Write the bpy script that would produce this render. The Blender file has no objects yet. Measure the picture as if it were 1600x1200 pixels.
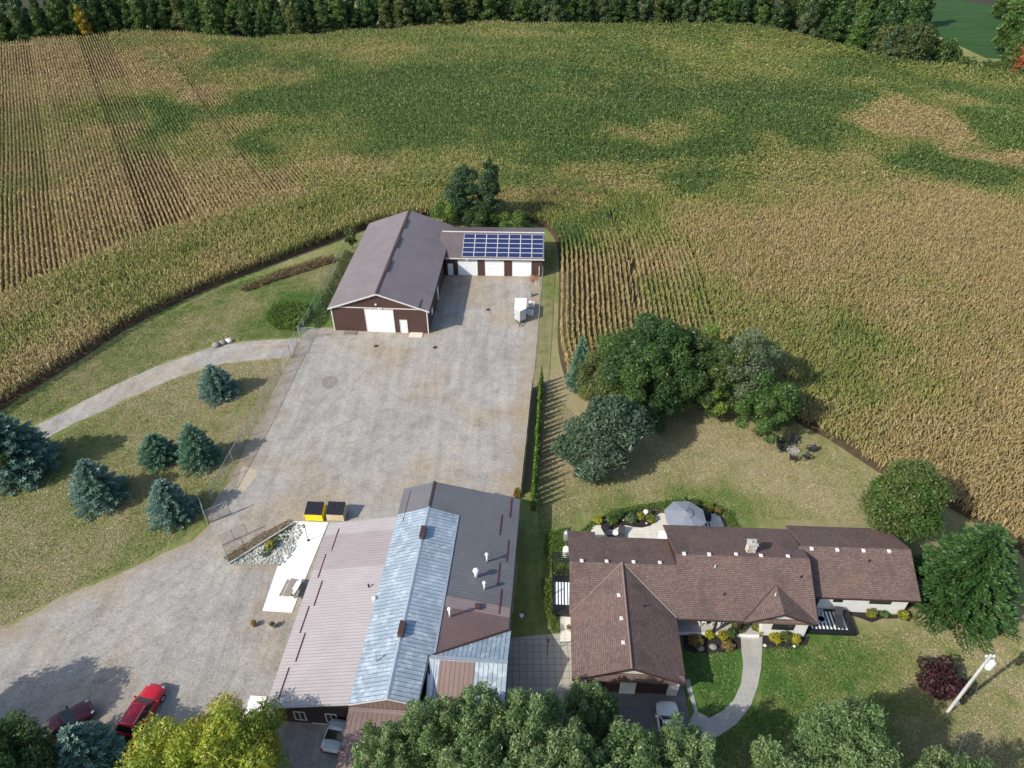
import bpy, math, random
import numpy as np
from mathutils import Vector, Matrix
from mathutils.geometry import delaunay_2d_cdt

random.seed(7)
rng = np.random.default_rng(11)
R = math.radians
sc = bpy.context.scene
col = sc.collection

# ---------------------------------------------------------------- camera
CAM_H = 58.0
PITCH = R(38.4)          # below the horizon
FPX = 1109.0             # focal length in photo pixels (1600 wide)
cam = bpy.data.cameras.new('camera')
cam.sensor_width = 36.0
cam.lens = 36.0 * FPX / 1600.0
cam.clip_start = 0.5
cam.clip_end = 6000
camo = bpy.data.objects.new('camera', cam)
col.objects.link(camo)
camo.location = (0, 0, CAM_H)
camo.rotation_euler = (math.pi / 2 - PITCH, 0, 0)
sc.camera = camo

# ---------------------------------------------------------------- sun, sky, exposure
SUN_AZ = R(29.5)         # direction the light travels, from +X towards +Y
SUN_EL = R(38.0)
world = bpy.data.worlds.new('World')
sc.world = world
world.use_nodes = True
nt = world.node_tree
bg = nt.nodes['Background']
sky = nt.nodes.new('ShaderNodeTexSky')
sky.sky_type = 'NISHITA'
sky.sun_disc = False
sky.sun_elevation = SUN_EL
sky.sun_rotation = math.atan2(-math.cos(SUN_AZ), -math.sin(SUN_AZ))
sky.air_density = 1.0
sky.dust_density = 1.5
nt.links.new(sky.outputs[0], bg.inputs[0])
bg.inputs[1].default_value = 0.15
sun = bpy.data.lights.new('sun', 'SUN')
sun.energy = 4.1
sun.angle = R(0.5)
sun.color = (1.0, 0.93, 0.82)
suno = bpy.data.objects.new('sun', sun)
col.objects.link(suno)
ldir = Vector((math.cos(SUN_AZ) * math.cos(SUN_EL), math.sin(SUN_AZ) * math.cos(SUN_EL), -math.sin(SUN_EL)))
suno.rotation_euler = ldir.to_track_quat('-Z', 'Y').to_euler()
suno.location = (-60, -40, 90)
sc.view_settings.view_transform = 'Standard'
sc.view_settings.look = 'None'
sc.view_settings.gamma = 1.0
sc.view_settings.exposure = 0.35
sc.cycles.max_bounces = 6
sc.cycles.transparent_max_bounces = 12

# ---------------------------------------------------------------- survey helpers
def at(px, py, z=0.0):
    """world point at height z seen at a photo pixel (used to survey the site)"""
    u = (px - 800) / FPX
    v = (py - 600) / FPX
    d = (CAM_H - z) / (math.sin(PITCH) + v * math.cos(PITCH))
    return Vector((u * d, d * (math.cos(PITCH) - v * math.sin(PITCH)), z))

def proj(X, Y, Z):
    h = CAM_H - Z
    d = Y * math.cos(PITCH) + h * math.sin(PITCH)
    return 800 + FPX * X / d, 600 + FPX * (-Y * math.sin(PITCH) + h * math.cos(PITCH)) / d

def ppm(px, py, z=0.0):
    v = (py - 600) / FPX
    return FPX / ((CAM_H - z) / (math.sin(PITCH) + v * math.cos(PITCH)))

def height_to(base, py_top):
    lo, hi = 0.0, 50.0
    for _ in range(40):
        m = (lo + hi) / 2
        if proj(base.x, base.y, m)[1] > py_top: lo = m
        else: hi = m
    return lo

# ---------------------------------------------------------------- objects
def tag(o, label=None, cat=None, group=None, kind=None):
    if label: o['label'] = label
    if cat: o['category'] = cat
    if group: o['group'] = group
    if kind: o['kind'] = kind
    return o

def empty(name, loc, rz=0.0, label=None, cat=None, group=None, sc_=1.0):
    o = bpy.data.objects.new(name, None)
    o.empty_display_size = 0.5
    o.location = loc
    o.rotation_euler = (0, 0, rz)
    o.scale = (sc_, sc_, sc_)
    col.objects.link(o)
    return tag(o, label, cat, group)

def copy_tree(o, parent=None):
    c = o.copy()
    col.objects.link(c)
    c.parent = parent
    for ch in list(o.children):
        copy_tree(ch, c)
    return c

class MB:
    def __init__(s):
        s.v = []; s.f = []; s.smooth = False
    def add(s, verts, faces):
        b = len(s.v)
        s.v += [tuple(p) for p in verts]
        s.f += [tuple(b + i for i in f) for f in faces]
        return s
    def box(s, x0, x1, y0, y1, z0, z1):
        v = [(x0,y0,z0),(x1,y0,z0),(x1,y1,z0),(x0,y1,z0),(x0,y0,z1),(x1,y0,z1),(x1,y1,z1),(x0,y1,z1)]
        return s.add(v, [(0,3,2,1),(4,5,6,7),(0,1,5,4),(1,2,6,5),(2,3,7,6),(3,0,4,7)])
    def obox(s, c, ax, sx, sy, z0, z1):
        """box centred at c (x,y), turned by ax radians, half sizes sx, sy"""
        ca, sa = math.cos(ax), math.sin(ax)
        P = [(c[0]+ca*a-sa*b, c[1]+sa*a+ca*b) for a,b in ((-sx,-sy),(sx,-sy),(sx,sy),(-sx,sy))]
        v = [(p[0],p[1],z0) for p in P] + [(p[0],p[1],z1) for p in P]
        return s.add(v, [(0,3,2,1),(4,5,6,7),(0,1,5,4),(1,2,6,5),(2,3,7,6),(3,0,4,7)])
    def slab(s, poly, t):
        """a 3-D polygon (top face, any winding) given thickness t downwards"""
        n = Vector((0,0,0))
        P = [Vector(p) for p in poly]
        for i in range(len(P)):
            a, b = P[i], P[(i+1) % len(P)]
            n += a.cross(b)
        if n.z < 0: P = P[::-1]
        k = len(P)
        v = P + [p - Vector((0,0,t)) for p in P]
        f = [tuple(range(k)), tuple(range(2*k-1, k-1, -1))]
        for i in range(k):
            j = (i+1) % k
            f.append((i, i+k, j+k, j))
        return s.add(v, f)
    def wall(s, poly, t, d):
        """a vertical polygon extruded by thickness t along direction d"""
        P = [Vector(p) for p in poly]; d = Vector(d).normalized() * t
        k = len(P)
        v = P + [p + d for p in P]
        f = [tuple(range(k)), tuple(range(2*k-1, k-1, -1))]
        for i in range(k):
            j = (i+1) % k
            f.append((i, i+k, j+k, j))
        return s.add(v, f)
    def tube(s, p0, p1, r0, r1=None, n=8, cap=True):
        if r1 is None: r1 = r0
        p0 = Vector(p0); p1 = Vector(p1)
        d = (p1 - p0).normalized()
        u = d.orthogonal().normalized(); w = d.cross(u)
        v = []
        for p, r in ((p0, r0), (p1, r1)):
            for i in range(n):
                a = 2*math.pi*i/n
                v.append(p + u*math.cos(a)*r + w*math.sin(a)*r)
        f = [(i, (i+1)%n, n+(i+1)%n, n+i) for i in range(n)]
        if cap: f += [tuple(range(n-1,-1,-1)), tuple(range(n, 2*n))]
        return s.add(v, f)
    def path(s, pts, r, n=6):
        for a, b in zip(pts[:-1], pts[1:]): s.tube(a, b, r, r, n)
        return s
    def lathe(s, prof, c=(0,0,0), n=16):
        v = []
        for r, z in prof:
            for i in range(n):
                a = 2*math.pi*i/n
                v.append((c[0]+r*math.cos(a), c[1]+r*math.sin(a), c[2]+z))
        f = []
        m = len(prof)
        for k in range(m-1):
            for i in range(n):
                f.append((k*n+i, k*n+(i+1)%n, (k+1)*n+(i+1)%n, (k+1)*n+i))
        f += [tuple(range(n-1,-1,-1)), tuple(range((m-1)*n, m*n))]
        return s.add(v, f)
    def ball(s, c, rx, ry, rz, n=10, m=7, jit=0.0):
        v = []
        for k in range(1, m):
            t = math.pi*k/m
            for i in range(n):
                a = 2*math.pi*i/n
                j = 1 + random.uniform(-jit, jit)
                v.append((c[0]+rx*j*math.sin(t)*math.cos(a), c[1]+ry*j*math.sin(t)*math.sin(a), c[2]-rz*j*math.cos(t)))
        v += [(c[0],c[1],c[2]-rz), (c[0],c[1],c[2]+rz)]
        f = []
        for k in range(m-2):
            for i in range(n):
                f.append((k*n+i, k*n+(i+1)%n, (k+1)*n+(i+1)%n, (k+1)*n+i))
        b = (m-1)*n
        for i in range(n):
            f.append((b, (i+1)%n, i)); f.append((b+1, (m-2)*n+i, (m-2)*n+(i+1)%n))
        return s.add(v, f)
    def build(s, name, m, parent=None, smooth=False, loc=None, rz=None):
        me = bpy.data.meshes.new(name)
        me.from_pydata(s.v, [], s.f)
        me.materials.append(m)
        me.update()
        if smooth: me.polygons.foreach_set('use_smooth', [True]*len(me.polygons))
        o = bpy.data.objects.new(name, me)
        col.objects.link(o)
        if parent is not None: o.parent = parent
        if loc is not None: o.location = loc
        if rz is not None: o.rotation_euler = (0, 0, rz)
        return o

def np_mesh(name, V, F, m, tint=None, attrs=None, parent=None, smooth=False):
    """V (n,3), F (k,4) or (k,3) arrays"""
    me = bpy.data.meshes.new(name)
    k = F.shape[1]
    me.vertices.add(len(V)); me.vertices.foreach_set('co', np.ascontiguousarray(V, dtype=np.float32).ravel())
    me.loops.add(F.size); me.loops.foreach_set('vertex_index', np.ascontiguousarray(F, dtype=np.int32).ravel())
    me.polygons.add(len(F))
    me.polygons.foreach_set('loop_start', np.arange(0, F.size, k, dtype=np.int32))
    if smooth: me.polygons.foreach_set('use_smooth', np.ones(len(F), dtype=bool))
    me.update(calc_edges=True)
    if tint is not None:
        a = me.attributes.new('tint', 'FLOAT_COLOR', 'POINT')
        c = np.ones((len(V), 4), dtype=np.float32); c[:, :3] = tint
        a.data.foreach_set('color', c.ravel())
    for kk, vv in (attrs or {}).items():
        a = me.attributes.new(kk, 'FLOAT', 'POINT')
        a.data.foreach_set('value', np.ascontiguousarray(vv, dtype=np.float32))
    me.materials.append(m)
    o = bpy.data.objects.new(name, me)
    col.objects.link(o)
    if parent is not None: o.parent = parent
    return o

# ---------------------------------------------------------------- materials
class NB:
    def __init__(s, name):
        s.m = bpy.data.materials.new(name); s.m.use_nodes = True
        s.t = s.m.node_tree; s.n = s.t.nodes; s.l = s.t.links
        s.b = s.n['Principled BSDF']
    def new(s, t, **k):
        n = s.n.new(t)
        for a, b in k.items(): setattr(n, a, b)
        return n
    def coord(s, kind='Object'):
        return s.new('ShaderNodeTexCoord').outputs[kind]
    def noise(s, scale, detail=4, rough=0.6, vec=None, stretch=None):
        n = s.new('ShaderNodeTexNoise')
        n.inputs['Scale'].default_value = scale; n.inputs['Detail'].default_value = detail
        n.inputs['Roughness'].default_value = rough
        v = vec if vec is not None else s.coord()
        if stretch:
            mp = s.new('ShaderNodeMapping'); mp.inputs['Scale'].default_value = stretch[:3]
            if len(stretch) > 3: mp.inputs['Rotation'].default_value = (0,0,stretch[3])
            s.l.new(v, mp.inputs[0]); v = mp.outputs[0]
        s.l.new(v, n.inputs['Vector'])
        return n.outputs['Fac']
    def ramp(s, fac, stops):
        r = s.new('ShaderNodeValToRGB'); e = r.color_ramp.elements
        while len(e) > 1: e.remove(e[0])
        for i, (p, c) in enumerate(stops):
            if not hasattr(c, '__len__'): c = (c, c, c)
            k = e[0] if i == 0 else e.new(p)
            k.position = p; k.color = (*c, 1)
        s.l.new(fac, r.inputs[0]); return r.outputs[0]
    def mix(s, fac, a, b, mode='MIX'):
        n = s.new('ShaderNodeMix', data_type='RGBA', blend_type=mode)
        for sock, val in ((0, fac), (6, a), (7, b)):
            if hasattr(val, 'is_linked') or hasattr(val, 'links'): s.l.new(val, n.inputs[sock])
            elif hasattr(val, '__len__'): n.inputs[sock].default_value = (*val, 1)
            else: n.inputs[sock].default_value = val
        return n.outputs[2]
    def math(s, op, a, b=0.0, c=None):
        n = s.new('ShaderNodeMath', operation=op)
        for i, v in enumerate((a, b) if c is None else (a, b, c)):
            if hasattr(v, 'links'): s.l.new(v, n.inputs[i])
            else: n.inputs[i].default_value = v
        return n.outputs[0]
    def attr(s, name, out='Fac'):
        a = s.new('ShaderNodeAttribute'); a.attribute_name = name
        return a.outputs[out]
    def sep(s, vec=None):
        n = s.new('ShaderNodeSeparateXYZ'); s.l.new(vec if vec is not None else s.coord(), n.inputs[0]); return n.outputs
    def bump(s, h, strength=0.5, dist=0.05):
        b = s.new('ShaderNodeBump'); b.inputs['Strength'].default_value = strength; b.inputs['Distance'].default_value = dist
        s.l.new(h, b.inputs['Height']); s.l.new(b.outputs[0], s.b.inputs['Normal'])
    def color(s, c):
        if hasattr(c, 'links'): s.l.new(c, s.b.inputs['Base Color'])
        else: s.b.inputs['Base Color'].default_value = (*c, 1)
    def set(s, rough=0.8, metal=0.0, spec=0.3):
        s.b.inputs['Roughness'].default_value = rough; s.b.inputs['Metallic'].default_value = metal
        s.b.inputs['Specular IOR Level'].default_value = spec
        return s.m

def plain(name, c, rough=0.6, metal=0.0, var=0.12, scale=3.0, spec=0.4, bump=0.0):
    b = NB(name)
    lo = tuple(x*(1-var) for x in c); hi = tuple(min(1, x*(1+var)) for x in c)
    f = b.noise(scale, 5)
    b.color(b.ramp(f, [(0.3, lo), (0.7, hi)]))
    if bump: b.bump(b.noise(scale*8, 3), bump, 0.02)
    return b.set(rough, metal, spec)

def leafmat(name, trans=0.25, gain=1.0):
    b = NB(name)
    b.n.remove(b.b)
    out = b.n['Material Output']
    c = b.attr('tint', 'Color')
    n = b.noise(0.9, 3, vec=b.new('ShaderNodeNewGeometry').outputs['Position'])
    c = b.mix(0.5, c, b.ramp(n, [(0.3, 0.72*gain), (0.7, 1.12*gain)]), 'MULTIPLY')
    d = b.new('ShaderNodeBsdfDiffuse'); t = b.new('ShaderNodeBsdfTranslucent'); g = b.new('ShaderNodeBsdfGlossy')
    g.inputs['Roughness'].default_value = 0.45
    b.l.new(c, d.inputs[0]); b.l.new(c, t.inputs[0])
    m1 = b.new('ShaderNodeMixShader'); m1.inputs[0].default_value = trans
    b.l.new(d.outputs[0], m1.inputs[1]); b.l.new(t.outputs[0], m1.inputs[2])
    m2 = b.new('ShaderNodeMixShader'); m2.inputs[0].default_value = 0.03
    b.l.new(m1.outputs[0], m2.inputs[1]); b.l.new(g.outputs[0], m2.inputs[2])
    b.l.new(m2.outputs[0], out.inputs[0])
    return b.m

def ribbed(name, c, axis='y', pitch=0.25, var=0.12, rough=0.45, metal=0.0, depth=0.5, line=0.75, stain=None):
    """painted or galvanised sheet metal with raised ribs at a real pitch, ribs spaced along axis"""
    b = NB(name)
    co = b.sep()[0 if axis == 'x' else 1]
    ph = b.math('FRACT', b.math('MULTIPLY', co, 1.0/pitch))
    rib = b.math('LESS_THAN', ph, 0.16)
    f = b.noise(0.35, 6, 0.65)
    base = b.ramp(f, [(0.3, tuple(x*(1-var) for x in c)), (0.7, tuple(min(1,x*(1+var)) for x in c))])
    f2 = b.noise(2.2, 5, 0.7, stretch=(1, 0.15, 1) if axis == 'x' else (0.15, 1, 1))
    base = b.mix(0.5, base, b.ramp(f2, [(0.3, 0.75), (0.65, 1.0)]), 'MULTIPLY')
    if stain: base = b.mix(b.ramp(b.noise(stain[1], 5, 0.7), [(0.5, 0.0), (0.62, stain[2])]), base, stain[0])
    # a thin dark line down one side of each rib
    ln = b.math('MULTIPLY', b.math('GREATER_THAN', ph, 0.16), b.math('LESS_THAN', ph, 0.30))
    base = b.mix(b.math('MULTIPLY', ln, 1-line), base, (0.02, 0.02, 0.02))
    b.color(base)
    b.bump(rib, depth, 0.03)
    return b.set(rough, metal, 0.4)

M = {}
M['leaf'] = leafmat('leaf_foliage', 0.35, 1.25)
M['needle'] = leafmat('needle_foliage', 0.12, 1.25)
M['corn'] = leafmat('corn_foliage', 0.25)
def bark():
    b = NB('bark'); f = b.noise(6, 5, 0.7, stretch=(1,1,0.25))
    b.color(b.ramp(f, [(0.3, (0.05,0.04,0.03)), (0.7, (0.17,0.14,0.11))])); b.bump(f, 0.8, 0.05)
    return b.set(0.9)
M['bark'] = bark()
M['white_paint'] = plain('white_paint', (0.80,0.80,0.80), 0.5, var=0.05)
M['white_door'] = plain('white_door', (0.82,0.84,0.85), 0.45, var=0.04)
M['black'] = plain('black_metal', (0.015,0.015,0.017), 0.45)
M['dark_brown'] = plain('dark_brown_trim', (0.06,0.035,0.03), 0.5)
M['red_bar'] = plain('rust_red_bar', (0.16,0.03,0.035), 0.5)
M['glass'] = plain('dark_window_glass', (0.02,0.025,0.03), 0.08, spec=0.6)
M['galv'] = plain('galvanised_steel', (0.55,0.58,0.60), 0.35, 0.7)
M['pipe_white'] = plain('white_pipe', (0.75,0.75,0.76), 0.4)
M['rubber'] = plain('rubber', (0.02,0.02,0.02), 0.8)
M['wood'] = plain('weathered_wood', (0.28,0.25,0.21), 0.85, var=0.3, scale=8)

# ---------------------------------------------------------------- polygons
def inpoly(X, Y, poly):
    inside = np.zeros(len(X), dtype=bool)
    n = len(poly)
    for i in range(n):
        x0, y0 = poly[i][:2]; x1, y1 = poly[(i+1) % n][:2]
        if y0 == y1: continue
        c = (y0 > Y) != (y1 > Y)
        xs = (x1-x0)*(Y-y0)/(y1-y0)+x0
        inside ^= c & (X < xs)
    return inside

def dist_path(X, Y, path, closed=False):
    P = np.array([(p[0], p[1]) for p in path])
    if closed: P = np.vstack([P, P[:1]])
    best = np.full(len(X), 1e9)
    for i in range(len(P)-1):
        a = P[i]; d = P[i+1]-a; L = d@d
        if L < 1e-9: continue
        t = np.clip(((X-a[0])*d[0]+(Y-a[1])*d[1])/L, 0, 1)
        q = (X-a[0]-t*d[0])**2+(Y-a[1]-t*d[1])**2
        best = np.minimum(best, q)
    return np.sqrt(best)

def dense(path, step, closed=False):
    P = [Vector((p[0], p[1])) for p in path]
    if closed: P.append(P[0])
    out = []
    for a, b in zip(P[:-1], P[1:]):
        n = max(1, int((b-a).length/step))
        for i in range(n): out.append(a.lerp(b, i/n))
    if not closed: out.append(P[-1])
    return out

def smooth_path(P, it=3):
    """Chaikin corner cutting, open path"""
    for _ in range(it):
        Q = [P[0]]
        for a, b in zip(P[:-1], P[1:]):
            Q.append(a*0.75+b*0.25); Q.append(a*0.25+b*0.75)
        Q.append(P[-1]); P = Q
    return P

def vnoise(X, Y, s, seed=0):
    """value noise in numpy, smooth"""
    r = np.random.default_rng(seed); T = r.random((64, 64))
    x = X/s; y = Y/s
    xi = np.floor(x).astype(int); yi = np.floor(y).astype(int)
    fx = x-xi; fy = y-yi; fx = fx*fx*(3-2*fx); fy = fy*fy*(3-2*fy)
    g = lambda a, b: T[a % 64, b % 64]
    return (g(xi,yi)*(1-fx)+g(xi+1,yi)*fx)*(1-fy)+(g(xi,yi+1)*(1-fx)+g(xi+1,yi+1)*fx)*fy

def fbm(X, Y, s, seed=0, o=3):
    v = 0; a = 0.5; t = 0
    for k in range(o):
        v = v+a*vnoise(X, Y, s/2**k, seed+k); t += a; a *= 0.5
    return v/t

# ---------------------------------------------------------------- terrain
EDGE_PX = [(-60,66),(0,62),(60,57),(120,51),(185,46),(260,42),(300,46),(330,51),(400,53),(470,50),(540,43),(600,40),(680,35),(740,31),(780,29),(840,31),(900,33),(1020,33),(1100,32),(1160,34),(1205,37),(1240,46),(1290,58),(1340,72),(1400,89),(1450,93),(1510,95),(1560,103),(1610,114),(1680,130)]
EDGE = [at(x, y, 2.3) for x, y in EDGE_PX]
EX = np.array([p.x for p in EDGE]); EY = np.array([p.y for p in EDGE])
_o = np.argsort(EX); EX = EX[_o]; EY = EY[_o]
def yedge(x): return np.interp(x, EX, EY)
def sstep(a, b, t):
    t = np.clip((t-a)/(b-a), 0, 1); return t*t*(3-2*t)
def hz(x, y):
    x = np.asarray(x, dtype=float); y = np.asarray(y, dtype=float)
    up = sstep(118, 175, y)*(1.0*np.sin(x/33+1)+0.8*np.sin(y/27+x/58))*0.7
    edge = yedge(x)
    down = 5.0*sstep(2, 45, y-edge)
    return up*(1-sstep(-25, 0, y-edge)*0.8)-down
def hz1(x, y): return float(hz(np.array([x]), np.array([y]))[0])

# greenness of the grass, surveyed at spots: (photo x, y, value)
GREEN = [(1150,1080,.9),(1230,1040,1),(1300,1040,.85),(1290,1090,.75),(1250,1130,.9),(1120,1060,.9),(1390,1010,.5),(1400,1090,.4),(1450,1150,.25),(1560,1100,.15),(1550,1180,.25),(1370,980,.1),(1340,1080,.75),(1350,1030,.8),(1320,1120,.8),
 (1100,740,.05),(1000,760,.0),(900,720,.0),(880,650,.05),(890,800,.1),(1200,740,.05),(1300,760,.15),(1250,690,.3),(1150,700,.05),(1230,800,.2),(1300,700,.4),(1380,760,.3),(860,850,.7),(845,900,.5),(830,950,.6),(870,870,.9),(880,830,.6),(930,800,.6),(980,790,.8),(1060,780,.8),(1130,790,.8),(1145,815,.8),(1200,825,.4),
 (860,500,.35),(855,450,.5),(850,560,.3),(862,600,.05),
 (40,900,.35),(100,850,.3),(160,840,.25),(250,840,.5),(60,970,.3),(200,760,.3),(120,700,.55),(60,640,.5),(30,630,.6),(200,540,.55),(300,480,.6),(400,440,.65),(380,480,.3),(330,510,.25),(440,490,1.0),(470,480,.95),(430,510,.7),(500,420,.3),(150,580,.45),(250,560,.4),(230,640,.3),(300,600,.25),(380,590,.2),(420,570,.05),(270,690,.3),(350,660,.25),(400,610,.15),(100,640,.5),(320,720,.3),(210,880,.5),(280,850,.6),(0,1000,.2),(140,600,.35),(510,400,.4)]
def interp_pts(X, Y, pts, power=2.0, soft=3.0):
    num = np.zeros(len(X)); den = np.zeros(len(X))
    for px, py, g in pts:
        p = at(px, py, 0)
        w = 1.0/((X-p.x)**2+(Y-p.y)**2+soft**2)**power
        num += w*g; den += w
    return num/den

def grassmat():
    b = NB('grass_turf')
    pos = b.coord()
    g = b.attr('green')
    n1 = b.noise(0.12, 5, 0.65, pos); n2 = b.noise(0.9, 5, 0.7, pos); n3 = b.noise(7.0, 4, 0.75, pos)
    mow = b.noise(1.3, 3, 0.5, pos, stretch=(1.0, 0.12, 1, R(55)))
    gg = b.math('ADD', g, b.math('MULTIPLY', b.math('SUBTRACT', n2, 0.5), 0.9))
    gg = b.math('ADD', gg, b.math('MULTIPLY', b.math('SUBTRACT', n1, 0.5), 0.9))
    gg = b.math('ADD', gg, b.math('MULTIPLY', b.math('SUBTRACT', mow, 0.5), 0.6))
    c = b.ramp(gg, [(0.0, (0.44,0.37,0.225)), (0.25, (0.37,0.335,0.17)), (0.5, (0.26,0.28,0.10)), (0.8, (0.12,0.22,0.05)), (1.0, (0.075,0.175,0.032))])
    c = b.mix(0.6, c, b.ramp(n3, [(0.28, 0.55), (0.5, 0.95), (0.72, 1.2)]), 'MULTIPLY')
    n4 = b.noise(28.0, 2, 0.6, pos)
    c = b.mix(0.6, c, b.ramp(n4, [(0.3, 0.55), (0.7, 1.25)]), 'MULTIPLY')
    b.color(c)
    b.bump(b.math('ADD', n3, b.math('MULTIPLY', n4, 0.6)), 0.9, 0.12)
    return b.set(0.95, 0, 0.1)
M['grass'] = grassmat()

def axis_vals(fine0, fine1, step, far):
    a = list(np.arange(fine0, fine1+step, step))
    s = step; v = a[-1]
    while v < far: s *= 1.35; v += s; a.append(v)
    s = step; v = a[0]; pre = []
    while v > -far: s *= 1.35; v -= s; pre.append(v)
    return np.array(pre[::-1]+a)
gx = axis_vals(-64, 64, 1.0, 2500); gy = axis_vals(10, 120, 1.0, 2500)
GX, GY = np.meshgrid(gx, gy); X = GX.ravel(); Y = GY.ravel()
Z = hz(X, Y)
nx, ny = len(gx), len(gy)
ii = np.arange(nx*ny).reshape(ny, nx)
F = np.stack([ii[:-1,:-1].ravel(), ii[:-1,1:].ravel(), ii[1:,1:].ravel(), ii[1:,:-1].ravel()], 1)
gr = interp_pts(X, Y, GREEN)
grass = np_mesh('grass_ground', np.stack([X,Y,Z],1), F, M['grass'], attrs={'green': gr}, smooth=True)
tag(grass, kind='structure')

def sheet(name, pts, z, m, step=1.5, jag=0.0, jstep=0.35, seed=0, green=False, w=False, follow=False):
    """a ground sheet from an outline (world x,y), ragged by jag metres, with interior points"""
    out = dense(pts, jstep, True)
    if jag:
        q = np.array([(p.x, p.y) for p in out])
        nxv = (fbm(q[:,0], q[:,1], 1.6, seed+3, 4)-0.5)*2*jag*2
        nyv = (fbm(q[:,0]+77, q[:,1]+31, 1.6, seed+9, 4)-0.5)*2*jag*2
        out = [Vector((p.x+a, p.y+b)) for p, a, b in zip(out, nxv, nyv)]
    xs = [p.x for p in out]; ys = [p.y for p in out]
    ax, ay = np.meshgrid(np.arange(min(xs), max(xs), step), np.arange(min(ys), max(ys), step))
    ax = ax.ravel(); ay = ay.ravel()
    ok = inpoly(ax, ay, out)
    ax, ay = ax[ok], ay[ok]
    if len(ax):
        dd = dist_path(ax, ay, out, True); ok = dd > 0.3; ax, ay = ax[ok], ay[ok]
    vs = out+[Vector((a, b)) for a, b in zip(ax, ay)]
    n = len(out)
    res = delaunay_2d_cdt(vs, [], [list(range(n))], 1, 1e-5)
    V = np.array([(p[0], p[1]) for p in res[0]]); Fc = np.array([f for f in res[2] if len(f) == 3])
    d = dist_path(V[:,0], V[:,1], out, True)
    zz = hz(V[:,0], V[:,1])+z
    at_ = {'edge': d}
    if green: at_['green'] = interp_pts(V[:,0], V[:,1], GREEN)
    o = np_mesh(name, np.stack([V[:,0], V[:,1], zz], 1), Fc, m, attrs=at_)
    # normals up
    if o.data.polygons and o.data.polygons[0].normal.z < 0: o.data.flip_normals()
    return tag(o, kind='structure')

def pxs(L, z=0.0): return [at(x, y, z) for x, y in L]

def gravelmat(name='gravel_lot', tanw=0.165, dim=1.0):
    b = NB(name)
    pos = b.coord()
    n1 = b.noise(0.07, 5, 0.6, pos); n2 = b.noise(0.45, 6, 0.7, pos); n3 = b.noise(5.0, 5, 0.8, pos); n4 = b.noise(22, 3, 0.8, pos)
    ta = b.noise(0.9, 3, 0.6, pos, stretch=(1.0, 0.09, 1, R(-52)))
    tb = b.noise(0.9, 3, 0.6, pos, stretch=(1.0, 0.09, 1, R(-18)))
    sx = b.sep(pos)
    tr = b.mix(b.ramp(b.math('MULTIPLY', b.math('ADD', sx[1], b.math('MULTIPLY', n2, 12.0)), 0.01), [(0.46, 0.0), (0.64, 1.0)]), ta, tb)
    n5 = b.noise(1.7, 5, 0.8, pos)
    c = b.ramp(n1, [(0.3, (0.345*dim,0.325*dim,0.295*dim)), (0.48, (0.41*dim,0.39*dim,0.36*dim)), (0.6, (0.40*dim,0.345*dim,0.275*dim))])
    c = b.mix(0.9, c, b.ramp(n2, [(0.3, 0.72), (0.5, 0.97), (0.7, 1.1)]), 'MULTIPLY')
    c = b.mix(0.7, c, b.ramp(tr, [(0.34, 0.80), (0.66, 1.08)]), 'MULTIPLY')
    c = b.mix(0.7, c, b.ramp(n5, [(0.3, 0.68), (0.5, 1.0), (0.7, 1.15)]), 'MULTIPLY')
    c = b.mix(0.9, c, b.ramp(n3, [(0.3, 0.45), (0.48, 0.95), (0.75, 1.25)]), 'MULTIPLY')
    e = b.math('ADD', b.attr('edge'), b.math('MULTIPLY', n2, 7.0))
    tan = b.mix(b.ramp(n3, [(0.3, 0.0), (0.7, 1.0)]), (0.21,0.155,0.10), (0.42,0.35,0.25))
    weeds = b.ramp(b.noise(0.9, 5, 0.8, pos), [(0.55, 0.0), (0.68, 0.6)])
    tan = b.mix(weeds, tan, (0.16,0.16,0.07))
    c = b.mix(b.ramp(b.math('MULTIPLY', e, tanw), [(0.48, 0.85), (1.0, 0.0)]), c, tan)
    c = b.mix(0.45, c, b.ramp(n4, [(0.3, 0.6), (0.7, 1.2)]), 'MULTIPLY')
    b.color(c)
    b.bump(b.math('ADD', n3, n4), 0.7, 0.05)
    return b.set(0.95, 0, 0.15)
M['gravel'] = gravelmat()
M['gravel_d'] = gravelmat('gravel_drive_surface', 0.6)
M['track'] = gravelmat('gravel_worn_track', 9.0, 0.93)

YARD = [(-90,1075),(-40,1010),(0,985),(60,955),(100,932),(170,905),(225,880),(262,860),(300,845),(325,822),(322,806),(337,785),(362,742),(382,706),(398,672),(418,640),(430,608),(442,585),(455,556),(466,530),(486,513),(520,512),(670,516),(697,428),(846,430),(842,480),(838,560),(830,620),(822,690),(812,790),(800,1000),(640,1200),(600,1330),(-160,1330)]
sheet('gravel_yard', pxs(YARD), 0.012, M['gravel'], 1.2, 0.22, seed=1)
DRIVE = [(-40,720),(57,664),(100,644),(180,600),(260,567),(330,543),(400,533),(462,529),(468,545),(440,558),(350,566),(270,591),(200,622),(120,660),(75,684),(-20,740)]
sheet('gravel_drive', pxs(DRIVE), 0.008, M['gravel_d'], 1.2, 0.18, seed=5)

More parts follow.
